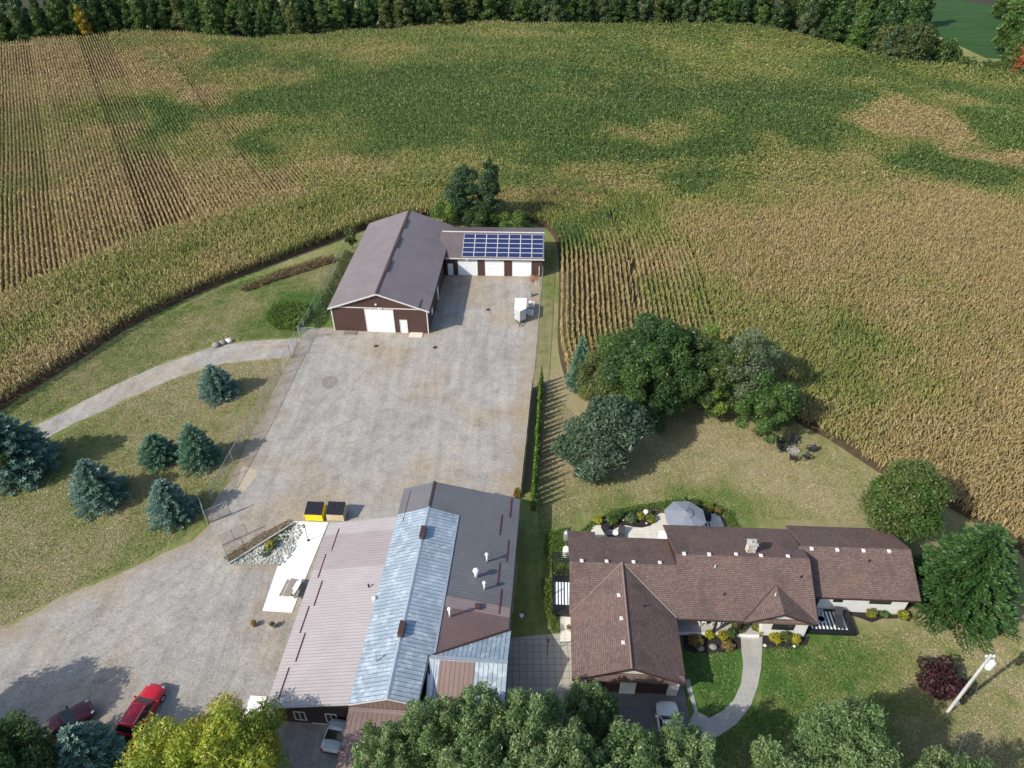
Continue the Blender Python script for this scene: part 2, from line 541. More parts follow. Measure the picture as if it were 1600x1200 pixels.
def track(px_path, wdt=0.42, gauge=1.7, z=0.017):
    P = smooth_path([Vector((q.x, q.y)) for q in pxs(px_path)], 3)
    b = MB()
    for side in (-1, 1):
        L_ = []
        for i, p in enumerate(P):
            t_ = (P[min(i+1, len(P)-1)]-P[max(i-1, 0)]).normalized(); n_ = Vector((-t_.y, t_.x))
            w_ = wdt*(0.6+0.8*random.random())*min(1, .15+3*min(i, len(P)-1-i)/len(P))
            L_.append((p+n_*(side*gauge/2-w_/2), p+n_*(side*gauge/2+w_/2)))
        v = [(q.x, q.y, z) for pr_ in L_ for q in pr_]
        b.add(v, [(2*i, 2*i+1, 2*i+3, 2*i+2) for i in range(len(L_)-1)][::1])
    o = b.build('tyre_tracks', M['track'])
    if o.data.polygons[0].normal.z < 0: o.data.flip_normals()
    return tag(o, kind='structure')
for i, T_ in enumerate(([(-20,1060),(120,985),(250,905),(350,830),(420,740),(500,640),(580,560),(600,528)],[(0,1120),(160,1010),(290,920),(380,840),(470,770),(600,690),(720,600),(765,500),(770,445)],[(330,1100),(370,1000),(400,880),(420,800),(470,720),(560,650),(700,640),(760,700)],[(560,540),(600,600),(680,640),(760,600),(800,530),(820,440)],[(60,1080),(200,1040),(330,960),(390,870),(400,810),(430,700),(480,600),(465,545),(400,549)],[(240,1060),(300,1000),(380,930),(400,860)])):
    track(T_, z=0.0165+i*.0006)
def soilmat():
    b = NB('corn_soil'); n = b.noise(1.5, 5, 0.7); n2 = b.noise(9, 3, 0.7)
    c = b.ramp(n, [(0.3, (0.075,0.055,0.038)), (0.7, (0.13,0.10,0.065))])
    b.color(b.mix(0.6, c, b.ramp(n2, [(0.3,0.6),(0.7,1.2)]), 'MULTIPLY')); b.bump(n2, 0.6, 0.08)
    return b.set(0.95, 0, 0.1)
M['soil'] = soilmat()

# ---------------------------------------------------------------- the cornfield
P1 = pxs([(-260,800),(-120,716),(0,644),(60,602),(130,560),(200,512),(290,468),(345,444),(430,412),(505,384),(560,362),(620,345),(700,338),(790,345),(846,352),(866,368),(874,400),(873,470),(870,545),(886,604)])
P1 = smooth_path([Vector((p.x, p.y)) for p in P1], 2)
RB = pxs([(886,604),(960,600),(1080,610),(1190,640),(1225,650),(1300,690),(1372,738),(1440,772),(1500,803),(1560,842),(1640,900)])
far = [(x, float(yedge(x))) for x in np.linspace(EX[-1], EX[0], 70)]
FIELD = [(p.x, p.y) for p in P1]+[(p.x, p.y) for p in RB]+[(130, 62), (170, 120)]+far+[(-185, 150), (-100, 40)]
sheet('field_soil', [Vector(p) for p in FIELD], 0.02, M['soil'], 5.0, 0.0, 2.0)

HEAD_W = 22.6
ROWG = 0.76
# greenness of the corn surveyed at spots
CG = [(0,100,.05),(80,120,.05),(30,250,.25),(40,300,.35),(120,230,.2),(100,300,.15),(60,360,.2),(150,340,.05),(200,260,.1),(110,400,.1),(20,430,.1),(60,480,.25),(20,540,.45),(60,560,.2),(130,520,.15),(150,470,.35),(220,440,.4),(260,420,.3),(300,400,.4),(200,400,.3),(330,420,.1),(400,380,.35),(450,350,.5),(500,330,.55),(560,350,.4),(250,330,.05),(300,330,.05),(160,300,.1),(190,200,.1),(210,180,.45),(250,170,.8),(280,185,.9),(310,180,.75),(230,120,.05),(200,90,.05),(290,90,.2),(330,110,.5),(240,60,.4),(290,55,.3),(330,70,.55),(270,80,.3),(360,60,.35),(430,60,.5),(480,70,.45),(350,90,.8),(380,80,.75),(300,150,.1),(340,160,.2),(330,200,.3),(360,200,.25),(385,190,.3),(310,230,.35),(350,250,.15),(290,260,.1),(380,260,.2),(430,290,.2),(480,260,.15),(400,220,.85),(430,240,.5),(370,165,.9),(400,150,.8),(420,110,.4),(440,120,.35),(460,100,.7),(450,160,.8),(490,150,.85),(500,190,.55),(520,215,.4),(560,210,.6),(540,250,.25),(590,260,.25),(620,255,.3),(510,270,.35),(640,270,.4),(600,200,.85),(560,150,.9),(620,130,.85),(650,180,.95),(700,150,.9),(740,120,.85),(700,200,.95),(660,90,.7),(620,80,.4),(590,80,.35),(640,60,.5),(720,235,.35),(700,250,.45),(740,210,.6),(760,180,.95),(790,150,.85),(820,120,.8),(800,60,.45),(850,80,.55),(720,70,.55),(760,90,.6),(870,70,.5),(900,90,.6),(960,60,.55),(1000,100,.7),(1050,80,.5),(900,130,.8),(950,150,.6),(890,160,.55),(840,150,.7),(1000,150,.85),(1050,130,.6),(1100,120,.45),(1080,70,.6),(1120,60,.6),(1150,90,.5),(1180,70,.35),(1200,110,.4),(1190,60,.55),(1230,80,.45),(1260,90,.5),(1280,120,.55),(1200,150,.7),(1250,150,.85),(1100,160,.8),(1150,170,.9),(1060,180,.9),(1000,200,.95),(940,190,.85),(880,200,.85),(900,220,.85),(820,190,.9),(850,230,.8),(820,220,.55),(990,215,.2),(1040,210,.35),(1085,190,.4),(930,245,.75),(1000,245,.9),(1070,230,.95),(1140,220,.9),(1200,190,.95),(1300,170,.9),(1330,150,.8),(1280,200,.95),(1250,210,.85),(1340,110,.85),(1400,110,.6),(1450,105,.4),(1500,110,.35),(1560,120,.5),(1370,125,.4),(1400,135,.8),(1500,130,.85),(1580,140,.65),(1430,150,.5),(1380,160,.15),(1500,160,.2),(1450,190,.1),(1380,200,.1),(1300,220,.4),(1330,240,.15),(1530,175,.8),(1570,200,.9),(1540,215,.8),(1500,210,.1),(1590,240,.05),(1420,235,.75),(1450,245,.9),(1500,262,.95),(1540,280,.8),(1590,290,.5),(1400,230,.3),(1550,245,.05),(1400,280,.3),(1330,280,.3),(1250,250,.3),(1180,230,.4),(1220,290,.25),(1500,310,.15),(1590,340,.15),(1150,270,.5),(1110,280,.5),(1070,280,.9),(1060,295,.85),(1090,305,.4),(1030,260,.3),(1000,280,.35),(940,260,.3),(960,290,.25),(900,270,.35),(850,260,.75),(810,280,.6),(900,300,.6),(860,290,.55),(940,310,.5),(980,330,.55),(1010,345,.45),(900,330,.15),(830,320,.2),(870,310,.2),(790,330,.2),(850,345,.35),(900,355,.7),(880,375,.9),(930,350,.7),(950,370,.3),(890,400,.15),(900,440,.05),(950,420,.05),(920,500,.1),(1000,420,.1),(1050,400,.1),(1020,450,.4),(1040,480,.4),(1000,500,.3),(970,470,.1),(1080,450,.2),(880,540,.2),(890,580,.15),(1100,500,.3),(950,510,.3),
 (1150,400,.05),(1200,350,.1),(1300,350,.1),(1200,450,.15),(1300,420,.2),(1400,400,.2),(1500,400,.15),(1580,420,.1),(1400,480,.2),(1440,440,.35),(1280,500,.3),(1350,520,.5),(1200,530,.35),(1130,470,.5),(1160,460,.4),(1180,480,.3),(1450,520,.15),(1550,500,.1),(1280,580,.45),(1350,590,.5),(1400,560,.3),(1480,600,.35),(1580,580,.15),(1250,640,.25),(1350,660,.25),(1450,680,.2),(1400,720,.1),(1500,720,.1),(1580,700,.15),(1550,790,.05),(1590,850,.05),(1100,330,.15),(1060,340,.2),(1350,330,.1),(1250,395,.1)]
CGA = np.array([(at(x, y, 1.5).x, at(x, y, 1.5).y, g) for x, y, g in CG])
def corn_green(X, Y):
    wx = X+(fbm(X, Y, 14, 21)-0.5)*16; wy = Y+(fbm(X*.5+50, Y, 14, 33)-0.5)*16
    num = np.zeros(len(X)); den = np.zeros(len(X))
    for x, y, g in CGA:
        w = 1.0/(((wx-x)**2+((wy-y)*0.75)**2)+9)**2.1
        num += w*g; den += w
    g = num/den
    g = 0.5+(g-0.5)*1.25
    g = g+0.17*np.clip(g*2.2-.2, 0, 1)
    g += (fbm(X*0.35, Y, 9, 5, 4)-0.5)*0.55
    g += (vnoise(X, Y, 1.5, 8)-0.5)*0.25
    return np.clip((g-0.5)*1.02+0.5, 0, 1)

#
P1X = P1+[P1[-1]+(P1[-1]-P1[-4]).normalized()*30]
def row_points():
    P = dense(P1X, 0.5)
    P = np.array([(p.x, p.y) for p in P])
    T = np.gradient(P, axis=0)
    for _ in range(6): T[1:-1] = (T[:-2]+T[1:-1]+T[2:])/3
    T /= np.linalg.norm(T, axis=1)[:, None]
    N = np.stack([-T[:,1], T[:,0]], 1)
    xs = []; ys = []; dirs = []; rid = []
    for k in range(int(HEAD_W/ROWG)):
        d = 0.5+k*ROWG
        Q = P+N*d
        seg = np.linalg.norm(np.diff(Q, axis=0), axis=1); s = np.concatenate([[0], np.cumsum(seg)])
        for sp, ylo, yhi in ((0.34, 0, 400),):
            t = np.arange(rng.random()*sp, s[-1], sp)
            x = np.interp(t, s, Q[:,0]); y = np.interp(t, s, Q[:,1])
            a = np.interp(t, s, T[:,0]); b = np.interp(t, s, T[:,1])
            ok = (dist_path(x, y, P1X) > d-0.12) & inpoly(x, y, FIELD)
            if k in (14, 15): ok &= rng.random(len(x)) < 0.55
            xs.append(x[ok]); ys.append(y[ok]); dirs.append(np.arctan2(b, a)[ok]); rid.append(np.full(ok.sum(), 1000+k))
    # main rows
    th = math.atan2(1.277, -0.7214)
    dx, dy = math.cos(th), math.sin(th)
    nxr, nyr = dy, -dx
    A = np.array(FIELD); u = A@np.array([dx, dy]); w = A@np.array([nxr, nyr])
    for k in range(int(w.min()/ROWG), int(w.max()/ROWG)+1):
        t = []
        v = u.min()
        t = np.arange(u.min()+rng.random()*0.3, u.max(), 0.30)
        x = t*dx+k*ROWG*nxr; y = t*dy+k*ROWG*nyr
        # keep every second farther out
        lf = x < 5+(y-110)*0.1
        keep = (y < 135) | (lf & (y < 200)) | ((np.arange(len(t)) % 2 == 0) & ((y < 185) | lf)) | (np.arange(len(t)) % 3 == 0)
        px, _ = proj(x, y, 1.0)
        keep &= (np.abs(px-800) < 900) & (y > 35)
        x, y = x[keep], y[keep]
        if len(x) == 0: continue
        ok = inpoly(x, y, FIELD)
        x, y = x[ok], y[ok]
        if len(x) == 0: continue
        ok = dist_path(x, y, P1X[::2]) > HEAD_W+0.05
        x, y = x[ok], y[ok]
        xs.append(x); ys.append(y); dirs.append(np.full(len(x), th)); rid.append(np.full(len(x), k))
    X = np.concatenate(xs); Y = np.concatenate(ys); D = np.concatenate(dirs); K = np.concatenate(rid)
    px, _ = proj(X, Y, 1.0)
    ok = (np.abs(px-800) < 900)
    return X[ok], Y[ok], D[ok], K[ok], (dx, dy, nxr, nyr)
cx_, cy_, cd_, ck_, _fr = row_points()
# bands of 18 rows of a leaner hybrid
def band_of(K):
    b = ((K+BAND_OFF) % 30) < 12
    return np.where(K >= 1000, 0, b)
_p = at(224, 240, 0); BAND_OFF = 6-int(round((_p.x*_fr[2]+_p.y*_fr[3])/ROWG))+30*40
band = band_of(ck_)
# the plot beside the yard and the rows of its headland show bare gaps too
plot = (ck_ >= 1000) & (cx_ > 3) & (cy_ < 150)
n = len(cx_)
cx_ = cx_+rng.normal(0, 0.045, n); cy_ = cy_+rng.normal(0, 0.045, n)
G = corn_green(cx_, cy_)
hgt = 2.05+rng.normal(0, 0.15, n)+(fbm(cx_, cy_, 12, 3)-0.5)*0.6
left_rows = (ck_ < 1000) & (cx_ < 5+(cy_-110)*0.1)
thin = np.where((band == 1) & left_rows | plot, 1.0, np.where(left_rows, 0.55, 0.0))
hgt = hgt*np.where((band == 1) & left_rows, 0.68, np.where(left_rows, 0.85, 1.0))
zb0 = hz(cx_, cy_)
nearf = cy_ < 132
def corn_leaves(idx, L, two):
    m = len(idx)
    X = np.repeat(cx_[idx], L); Y = np.repeat(cy_[idx], L); Hh = np.repeat(hgt[idx], L); z0 = np.repeat(zb0[idx], L)
    g = np.repeat(G[idx], L); th = np.repeat(thin[idx], L); D = np.repeat(cd_[idx], L); yy = Y
    k = np.tile(np.arange(L), m)
    a = rng.random(m*L)*2*math.pi
    # lean hybrid: leaves stay along the row
    a2 = D+np.where(rng.random(m*L) < 0.5, 0, math.pi)+rng.normal(0, 0.32, m*L)
    a = np.where(rng.random(m*L) < th, a2, a)
    zb = Hh*(0.42+0.58*(k+rng.random(m*L))/L)
    far = 1+np.clip((yy-100)/110, 0, 1.3)*0.9
    ln = (0.46+rng.random(m*L)*0.24)*(1-0.22*th)*(0.8+0.2*far*(1-th*.8))
    wd = (0.045+rng.random(m*L)*0.022)*(1+(far-1)*(1-.55*th))
    if not two: wd = wd*1.25
    da = np.stack([np.cos(a), np.sin(a)], 1); pa = np.stack([-np.sin(a), np.cos(a)], 1)
    tw = rng.normal(0, 0.35, m*L)
    W = np.stack([pa[:,0]*wd*np.cos(tw), pa[:,1]*wd*np.cos(tw), wd*np.sin(tw)], 1)
    p0 = np.stack([X, Y, z0+zb], 1)
    r1 = 0.5*ln; r2 = ln*(0.9+rng.random(m*L)*0.2)
    p1 = p0+np.stack([da[:,0]*r1, da[:,1]*r1, 0.22+rng.random(m*L)*0.2], 1)
    p2 = p0+np.stack([da[:,0]*r2, da[:,1]*r2, -0.05-rng.random(m*L)*0.35], 1)
    gg = np.clip(g+rng.normal(0, 0.13, m*L)*(1-.45*np.clip((yy-110)/80, 0, 1))+np.where(k >= L-1, -0.12, 0.0), 0, 1)[:, None]
    dry = np.array([0.42,0.32,0.15]); mid = np.array([0.25,0.275,0.07]); grn = np.array([0.078,0.145,0.034])
    c = np.where(gg < 0.5, dry+(mid-dry)*gg*2, mid+(grn-mid)*(gg-0.5)*2)
    c = c*(0.85+rng.random((m*L, 1))*0.3)
    c = c*(1-0.0*th[:, None])
    if two:
        V = np.stack([p0-W*0.7, p0+W*0.7, p1+W, p1-W, p2+W*0.25, p2-W*0.25], 1).reshape(-1, 3)
        b = np.arange(m*L)*6
        Fq = np.concatenate([np.stack([b,b+1,b+2,b+3],1), np.stack([b+3,b+2,b+4,b+5],1)])
        C = np.repeat(c, 6, 0)
    else:
        V = np.stack([p0-W*0.7, p0+W*0.7, p2*0.9+p1*0.1+W*0.7+np.array([0,0,.12]), p2*0.9+p1*0.1-W*0.7+np.array([0,0,.12])], 1).reshape(-1, 3)
        b = np.arange(m*L)*4
        Fq = np.stack([b,b+1,b+2,b+3],1)
        C = np.repeat(c, 4, 0)
    return V, Fq, C
def tassels(idx):
    m = len(idx); X = cx_[idx]; Y = cy_[idx]; z = zb0[idx]+hgt[idx]
    a = rng.random(m)*6.28; w = 0.05*(1+np.clip((Y-100)/110, 0, 1)); l = 0.32+rng.random(m)*0.15
    lean = rng.normal(0, 0.12, (m, 2))
    p = np.stack([X, Y, z-0.05], 1); q = np.stack([X+lean[:,0], Y+lean[:,1], z+l], 1)
    W = np.stack([np.cos(a)*w, np.sin(a)*w, 0*a], 1)
    V = np.stack([p-W*0.3, p+W*0.3, q+W, q-W], 1).reshape(-1, 3); b = np.arange(m)*4
    c = (np.array([0.44,0.34,0.19])[None]*(0.7+0.5*rng.random((m,1))))*(1-np.array([.62,.28,.55])*G[idx][:,None])
    return V, np.stack([b,b+1,b+2,b+3],1), np.repeat(c, 4, 0)
parts = [corn_leaves(np.where(nearf)[0], 9, True), corn_leaves(np.where(~nearf)[0], 8, False), tassels(np.where(rng.random(n) < 0.6)[0])]
V = np.concatenate([p[0] for p in parts]); off = 0; FF = []
for p in parts: FF.append(p[1]+off); off += len(p[0])
corn = np_mesh('corn', V, np.concatenate(FF), M['corn'], tint=np.concatenate([p[2] for p in parts]))
tag(corn, 'tall ripening corn in rows, tan at the edges and green in the middle, covering the field', 'corn', kind='stuff')
print('corn clumps', n, 'quads', len(V)//4)
del V, FF, parts

# ---------------------------------------------------------------- foliage builders
def quads_at(P, Nrm, U, w, l):
    """quads centred at P, axis U (length l), normal Nrm"""
    S = np.cross(Nrm, U); S /= np.linalg.norm(S, axis=1)[:, None]+1e-9
    a = U*l[:, None]*0.5; b = S*w[:, None]*0.5
    V = np.stack([P-a-b*0.5, P-a+b*0.5, P+a*0.3+b, P+a-b*0.2], 1).reshape(-1, 3)
    i = np.arange(len(P))*4
    return V, np.stack([i,i+1,i+2,i+3], 1)

def unit(v): return v/(np.linalg.norm(v, axis=1)[:, None]+1e-9)

def crown_data(blobs, per_m2, size, pal, seed=0, inner=0.45, droop=0.0, aspect=1.9):
    r = np.random.default_rng(seed)
    Vs = []; Fs = []; Cs = []; off = 0
    pal = np.array(pal)
    for (cx, cy, cz, rx, ry, rz) in blobs:
        area = 4*math.pi*((rx*ry+rx*rz+ry*rz)/3)
        n = int(area*per_m2)
        d = unit(r.normal(size=(n, 3)))
        # small lumps on each blob
        lump = 1+0.16*np.sin(d[:,0]*7+cx*3)*np.sin(d[:,1]*6+cy*5)*np.sin(d[:,2]*7+cz)+0.10*np.sin(d[:,0]*15+cy)*np.sin(d[:,2]*13+cx)
        rad = lump*(1-inner*r.random(n)**1.6)+r.normal(0, 0.06, n)
        P = np.stack([cx+d[:,0]*rx*rad, cy+d[:,1]*ry*rad, cz+d[:,2]*rz*rad], 1)
        Nn = unit(d*0.8+r.normal(size=(n, 3))*0.75+np.array([0,0,0.35]))
        U = unit(np.cross(Nn, r.normal(size=(n, 3))))
        U[:,2] -= droop; U = unit(U)
        sz = size*(0.45+1.1*r.random(n)**1.5)
        V, F = quads_at(P, Nn, U, sz, sz*aspect*(0.7+0.6*r.random(n)))
        c0 = pal[r.integers(len(pal))]*(0.85+0.3*r.random())
        ci = pal[r.integers(len(pal), size=n)]
        c = (c0*0.55+ci*0.45)*(0.7+0.6*r.random((n, 1)))
        Vs.append(V); Fs.append(F+off); Cs.append(np.repeat(c, 4, 0)); off += len(V)
    return np.concatenate(Vs), np.concatenate(Fs), np.concatenate(Cs)

def trunk_mesh(name, h, r, limbs=6, spread=2.0, seed=0, top=None, parent=None, m=None):
    rr = random.Random(seed); b = MB()
    top = top or h*0.7
    pts = [Vector((0,0,-0.2))]
    for i in range(1, 5): pts.append(Vector((rr.uniform(-.12,.12)*i*.4, rr.uniform(-.12,.12)*i*.4, top*i/4)))
    for i in range(4): b.tube(pts[i], pts[i+1], r*(1-0.2*i), r*(1-0.2*(i+1)), 8)
    for k in range(limbs):
        z = top*(0.35+0.6*k/limbs); a = k*2.4+rr.random()
        p = Vector((0,0,z)); q = p+Vector((math.cos(a)*spread*0.6, math.sin(a)*spread*0.6, spread*0.5))
        w = q+Vector((math.cos(a+.4)*spread*0.45, math.sin(a+.4)*spread*0.45, spread*0.5))
        b.tube(p, q, r*0.42, r*0.25, 6); b.tube(q, w, r*0.25, r*0.08, 6)
    return b.build(name, m or M['bark'], parent)

def deciduous(loc, H, Rr, pal, label, cat='tree', name='leafy_tree', group=None, seed=0, nb=16, dens=22, size=0.22, cbase=0.22, sq=1.0, droop=0.0, tr=0.16, spiky=0.0, rot=0.0, bs=1.0, qo=0.0, qr=0.0):
    """broad tree: crown blobs fill an ellipsoid between cbase*H and H"""
    r = random.Random(seed)
    root = empty(name, loc, rot, label, cat, group)
    zc = H*(1+cbase)/2; hz_ = H*(1-cbase)/2
    blobs = []
    for k in range(nb):
        t = (k+0.5)/nb
        ph = math.acos(1-1.75*t); a = k*2.39996+r.random()*0.6
        q = 0.66+qo+r.uniform(-0.12-qr, 0.16+qr)
        x = Rr*q*math.sin(ph)*math.cos(a); y = Rr*q*math.sin(ph)*math.sin(a)*sq; z = zc+hz_*q*math.cos(ph)
        s = Rr*r.uniform(0.26, 0.46)*bs
        sz = s*r.uniform(0.75, 1.05)*(1+spiky)
        blobs.append((x, y, max(z, cbase*H*0.8+sz*0.6), s*(1-0.3*spiky), s*(1-0.3*spiky), sz))
    blobs.append((0, 0, zc, Rr*0.5, Rr*0.5*sq, hz_*0.6))
    V, F, C = crown_data(blobs, dens, size, pal, seed, droop=droop)
    np_mesh('crown', V, F, M['leaf'], tint=C, parent=root)
    trunk_mesh('trunk', H, tr*(H/8)**0.7, 7, Rr*0.7, seed, parent=root, top=H*0.62)
    return root

def spruce_data(H, Rr, pal, seed=0, tiers=17, per=15, dens=1.35, power=0.8, size=0.32, up=0.25, zb=0.1):
    r = np.random.default_rng(seed)
    P = []; U = []; N_ = []; S = []; Cc = []
    pal = np.array(pal)
    for t in range(tiers):
        f = t/(tiers-1)
        z = zb+(H-zb)*(f**0.95)
        rad = Rr*((1-f)**power)*(0.92+0.16*r.random())
        if f > 0.97: rad = 0.12*Rr
        nb = max(4, int(per*(0.35+0.65*(1-f))*1.0))
        a0 = r.random()*6.28
        for k in range(nb):
            a = a0+k*6.283/nb+r.normal(0, 0.10)
            L = rad*(0.82+0.3*r.random())
            n = max(3, int(L*9*dens))
            s = np.linspace(0.12, 1.0, n)
            fan = 0.26*L*s*(1.15-s)*3.0
            for side in (-1, -0.5, 0, 0.5, 1):
                off = side*fan*0.55
                x = np.cos(a)*L*s-np.sin(a)*off; y = np.sin(a)*L*s+np.cos(a)*off
                zz = z-0.22*L*s+0.30*L*s**2*up*2+r.normal(0, 0.05, n)-abs(side)*0.05
                p = np.stack([x, y, zz], 1)+r.normal(0, 0.045, (n, 3))
                d = np.stack([np.cos(a+side*0.7)*np.ones(n), np.sin(a+side*0.7)*np.ones(n), np.full(n, 0.25)+r.normal(0, 0.25, n)], 1)
                P.append(p); U.append(unit(d)); N_.append(unit(r.normal(size=(n, 3))*0.5+np.array([0,0,0.8])+d*0.3))
                S.append(size*(0.6+0.7*r.random(n)))
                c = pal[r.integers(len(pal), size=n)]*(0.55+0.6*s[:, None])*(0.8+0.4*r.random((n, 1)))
                Cc.append(c)
    P = np.concatenate(P); U = np.concatenate(U); N_ = np.concatenate(N_); S = np.concatenate(S); Cc = np.concatenate(Cc)
    V, F = quads_at(P, N_, U, S*0.42, S)
    return V, F, np.repeat(Cc, 4, 0)

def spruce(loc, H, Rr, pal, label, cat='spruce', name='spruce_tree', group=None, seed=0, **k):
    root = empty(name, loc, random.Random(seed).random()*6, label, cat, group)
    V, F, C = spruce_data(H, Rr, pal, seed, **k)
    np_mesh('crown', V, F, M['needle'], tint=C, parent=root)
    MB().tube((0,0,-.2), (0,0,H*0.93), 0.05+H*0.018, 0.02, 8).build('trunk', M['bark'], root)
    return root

BLUE = [(0.15,0.25,0.21),(0.11,0.20,0.155),(0.22,0.31,0.28),(0.08,0.16,0.10)]
BLUEG = [(0.10,0.20,0.13),(0.07,0.16,0.085),(0.15,0.25,0.18)]
GRN = [(0.055,0.11,0.025),(0.075,0.14,0.03),(0.10,0.165,0.04)]
DKG = [(0.03,0.075,0.02),(0.045,0.095,0.028),(0.06,0.11,0.03)]
OLV = [(0.10,0.13,0.035),(0.14,0.16,0.045),(0.07,0.10,0.03)]
LIME = [(0.14,0.23,0.03),(0.10,0.19,0.03),(0.18,0.25,0.05)]
YEL = [(0.30,0.29,0.035),(0.22,0.25,0.035),(0.14,0.20,0.03),(0.36,0.27,0.04)]
GREY = [(0.12,0.16,0.085),(0.15,0.185,0.11),(0.08,0.12,0.055)]
POP = [(0.12,0.20,0.07),(0.16,0.24,0.10),(0.09,0.16,0.05),(0.20,0.27,0.11)]
PUR = [(0.055,0.02,0.025),(0.08,0.03,0.035),(0.04,0.02,0.02)]
L2 = lambda P, k: [tuple(c*k for c in q) for q in P]
PINE = [(0.085,0.145,0.08),(0.12,0.18,0.11),(0.055,0.10,0.05)]

# ---------------------------------------------------------------- spruces on the west lawn
def spruce_px(bx, by, ty, wpx, pal, label, group=None, seed=0, name='spruce_tree', cat='spruce', **k):
    p = at(bx, by); H = height_to(p, ty)
    Rr = wpx/2/ppm(bx, by, 0.8)*1.16; k['power'] = k.get('power', .6)-.08; k['size'] = k.get('size', .32)*.82
    return spruce((p.x, p.y, 0), H, Rr, pal, label, cat, name, group, seed, **k)
GS = 'blue spruces on the lawn between the drives'
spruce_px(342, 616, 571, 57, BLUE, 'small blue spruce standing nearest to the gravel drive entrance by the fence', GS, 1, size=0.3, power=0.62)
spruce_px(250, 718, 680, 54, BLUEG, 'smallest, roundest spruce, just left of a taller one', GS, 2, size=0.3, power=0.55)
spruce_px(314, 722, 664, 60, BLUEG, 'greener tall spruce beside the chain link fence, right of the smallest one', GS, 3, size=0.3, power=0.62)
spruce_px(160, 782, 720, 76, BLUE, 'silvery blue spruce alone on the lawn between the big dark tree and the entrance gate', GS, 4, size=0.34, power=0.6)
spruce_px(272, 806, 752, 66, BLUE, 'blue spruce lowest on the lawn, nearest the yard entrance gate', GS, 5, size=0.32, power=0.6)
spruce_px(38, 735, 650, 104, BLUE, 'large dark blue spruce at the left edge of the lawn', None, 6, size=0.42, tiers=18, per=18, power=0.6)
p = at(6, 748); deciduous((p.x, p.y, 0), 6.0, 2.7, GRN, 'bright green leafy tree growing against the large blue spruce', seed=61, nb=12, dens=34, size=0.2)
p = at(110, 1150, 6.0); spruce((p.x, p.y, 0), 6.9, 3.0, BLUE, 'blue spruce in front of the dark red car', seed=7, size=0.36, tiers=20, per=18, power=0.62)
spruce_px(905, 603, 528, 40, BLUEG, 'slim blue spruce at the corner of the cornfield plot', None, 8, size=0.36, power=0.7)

# big fir right of the house
p = at(1490, 936); spruce((p.x, p.y, 0), 10.2, 5.3, [(0.035,0.085,0.022),(0.055,0.115,0.03),(0.022,0.06,0.018),(0.075,0.135,0.045)], 'huge green Norway spruce with drooping boughs beside the white house wing', 'spruce', 'spruce_tree', None, 9, size=0.34, tiers=15, per=19, power=0.5, up=0.1, dens=2.2)

# round trees behind the house and cluster between lawn and corn
GC = 'mixed trees between the back lawn and the cornfield'
def dec_px(bx, by, ty, wpx, pal, label, seed, group=None, name='leafy_tree', cat='tree', **k):
    p = at(bx, by); H = height_to(p, ty)
    Rr = wpx/2/ppm(bx, by, H*0.5)*(1.16 if group == GC else 1.0)
    k['size'] = k.get('size', .22)*.62; k['dens'] = k.get('dens', 22)*2.2
    if group == GC: k['nb'] = int(k.get('nb', 14)*2.1); k['bs'] = .66; k['qo'] = .06; k['qr'] = .12; pal = L2(pal, 1.15)
    return deciduous((p.x, p.y, 0), H, Rr, pal, label, cat, name, group, seed, **k)
dec_px(1388, 836, 732, 122, [(0.055,0.125,0.02),(0.08,0.15,0.03),(0.11,0.14,0.04)], 'round dense green tree at the back corner of the bungalow', 20, nb=30, dens=34, size=0.2, cbase=0.05)
GC = 'mixed trees between the back lawn and the cornfield'
dec_px(1012, 642, 506, 140, DKG+[(0.07,0.13,0.03)], 'tallest dark green tree in the middle of the garden clump', 21, GC, nb=26, dens=26, size=0.24, cbase=0.08)
dec_px(950, 630, 562, 92, OLV, 'olive green tree at the left end of the clump beside the slim spruce', 22, GC, nb=16, dens=30, size=0.2, cbase=0.05)
dec_px(1103, 652, 576, 66, LIME, 'bright light green tree at the front of the garden clump', 23, GC, nb=12, dens=36, size=0.2, cbase=0.08)
dec_px(1148, 640, 528, 96, GREY, 'grey green willowy tree in the clump, right of the bright one', 24, GC, nb=18, dens=24, size=0.22, cbase=0.1, droop=0.5)
dec_px(1086, 606, 512, 76, LIME+OLV, 'lime green tree at the back of the clump against the corn', 25, GC, nb=12, dens=26, size=0.22, cbase=0.1)
dec_px(1186, 682, 585, 82, DKG+GRN, 'dark green bushy tree at the right end of the clump nearest the fire pit', 26, GC, nb=16, dens=32, size=0.2, cbase=0.02)
dec_px(1050, 650, 560, 84, GRN+OLV, 'mid green tree filling the clump between the tallest and the bright one', 27, GC, nb=14, dens=28, size=0.22, cbase=0.05)
dec_px(1168, 600, 515, 66, LIME, 'yellow green tree at the top right of the clump by the corn', 28, GC, nb=10, dens=26, size=0.22, cbase=0.1)
dec_px(1094, 640, 522, 104, GRN+OLV+DKG, 'dark green tree joining the two halves of the clump', 75, GC, nb=14, dens=28, cbase=0.03)
dec_px(985, 612, 545, 80, OLV+GRN, 'olive tree between the slim spruce and the tallest tree, back of the clump', 71, GC, nb=14, dens=28, cbase=0.05)
dec_px(1130, 600, 532, 70, GREY+OLV, 'pale grey green tree crown behind the willowy one', 72, GC, nb=12, dens=26, cbase=0.05)
dec_px(1205, 655, 600, 60, GRN+OLV, 'mid green tree at the back right end of the clump against the corn', 73, GC, nb=12, dens=28, cbase=0.02)
dec_px(1010, 665, 600, 70, DKG+PINE, 'shaded tree just behind the leaning pine', 74, GC, nb=12, dens=28, cbase=0.02)
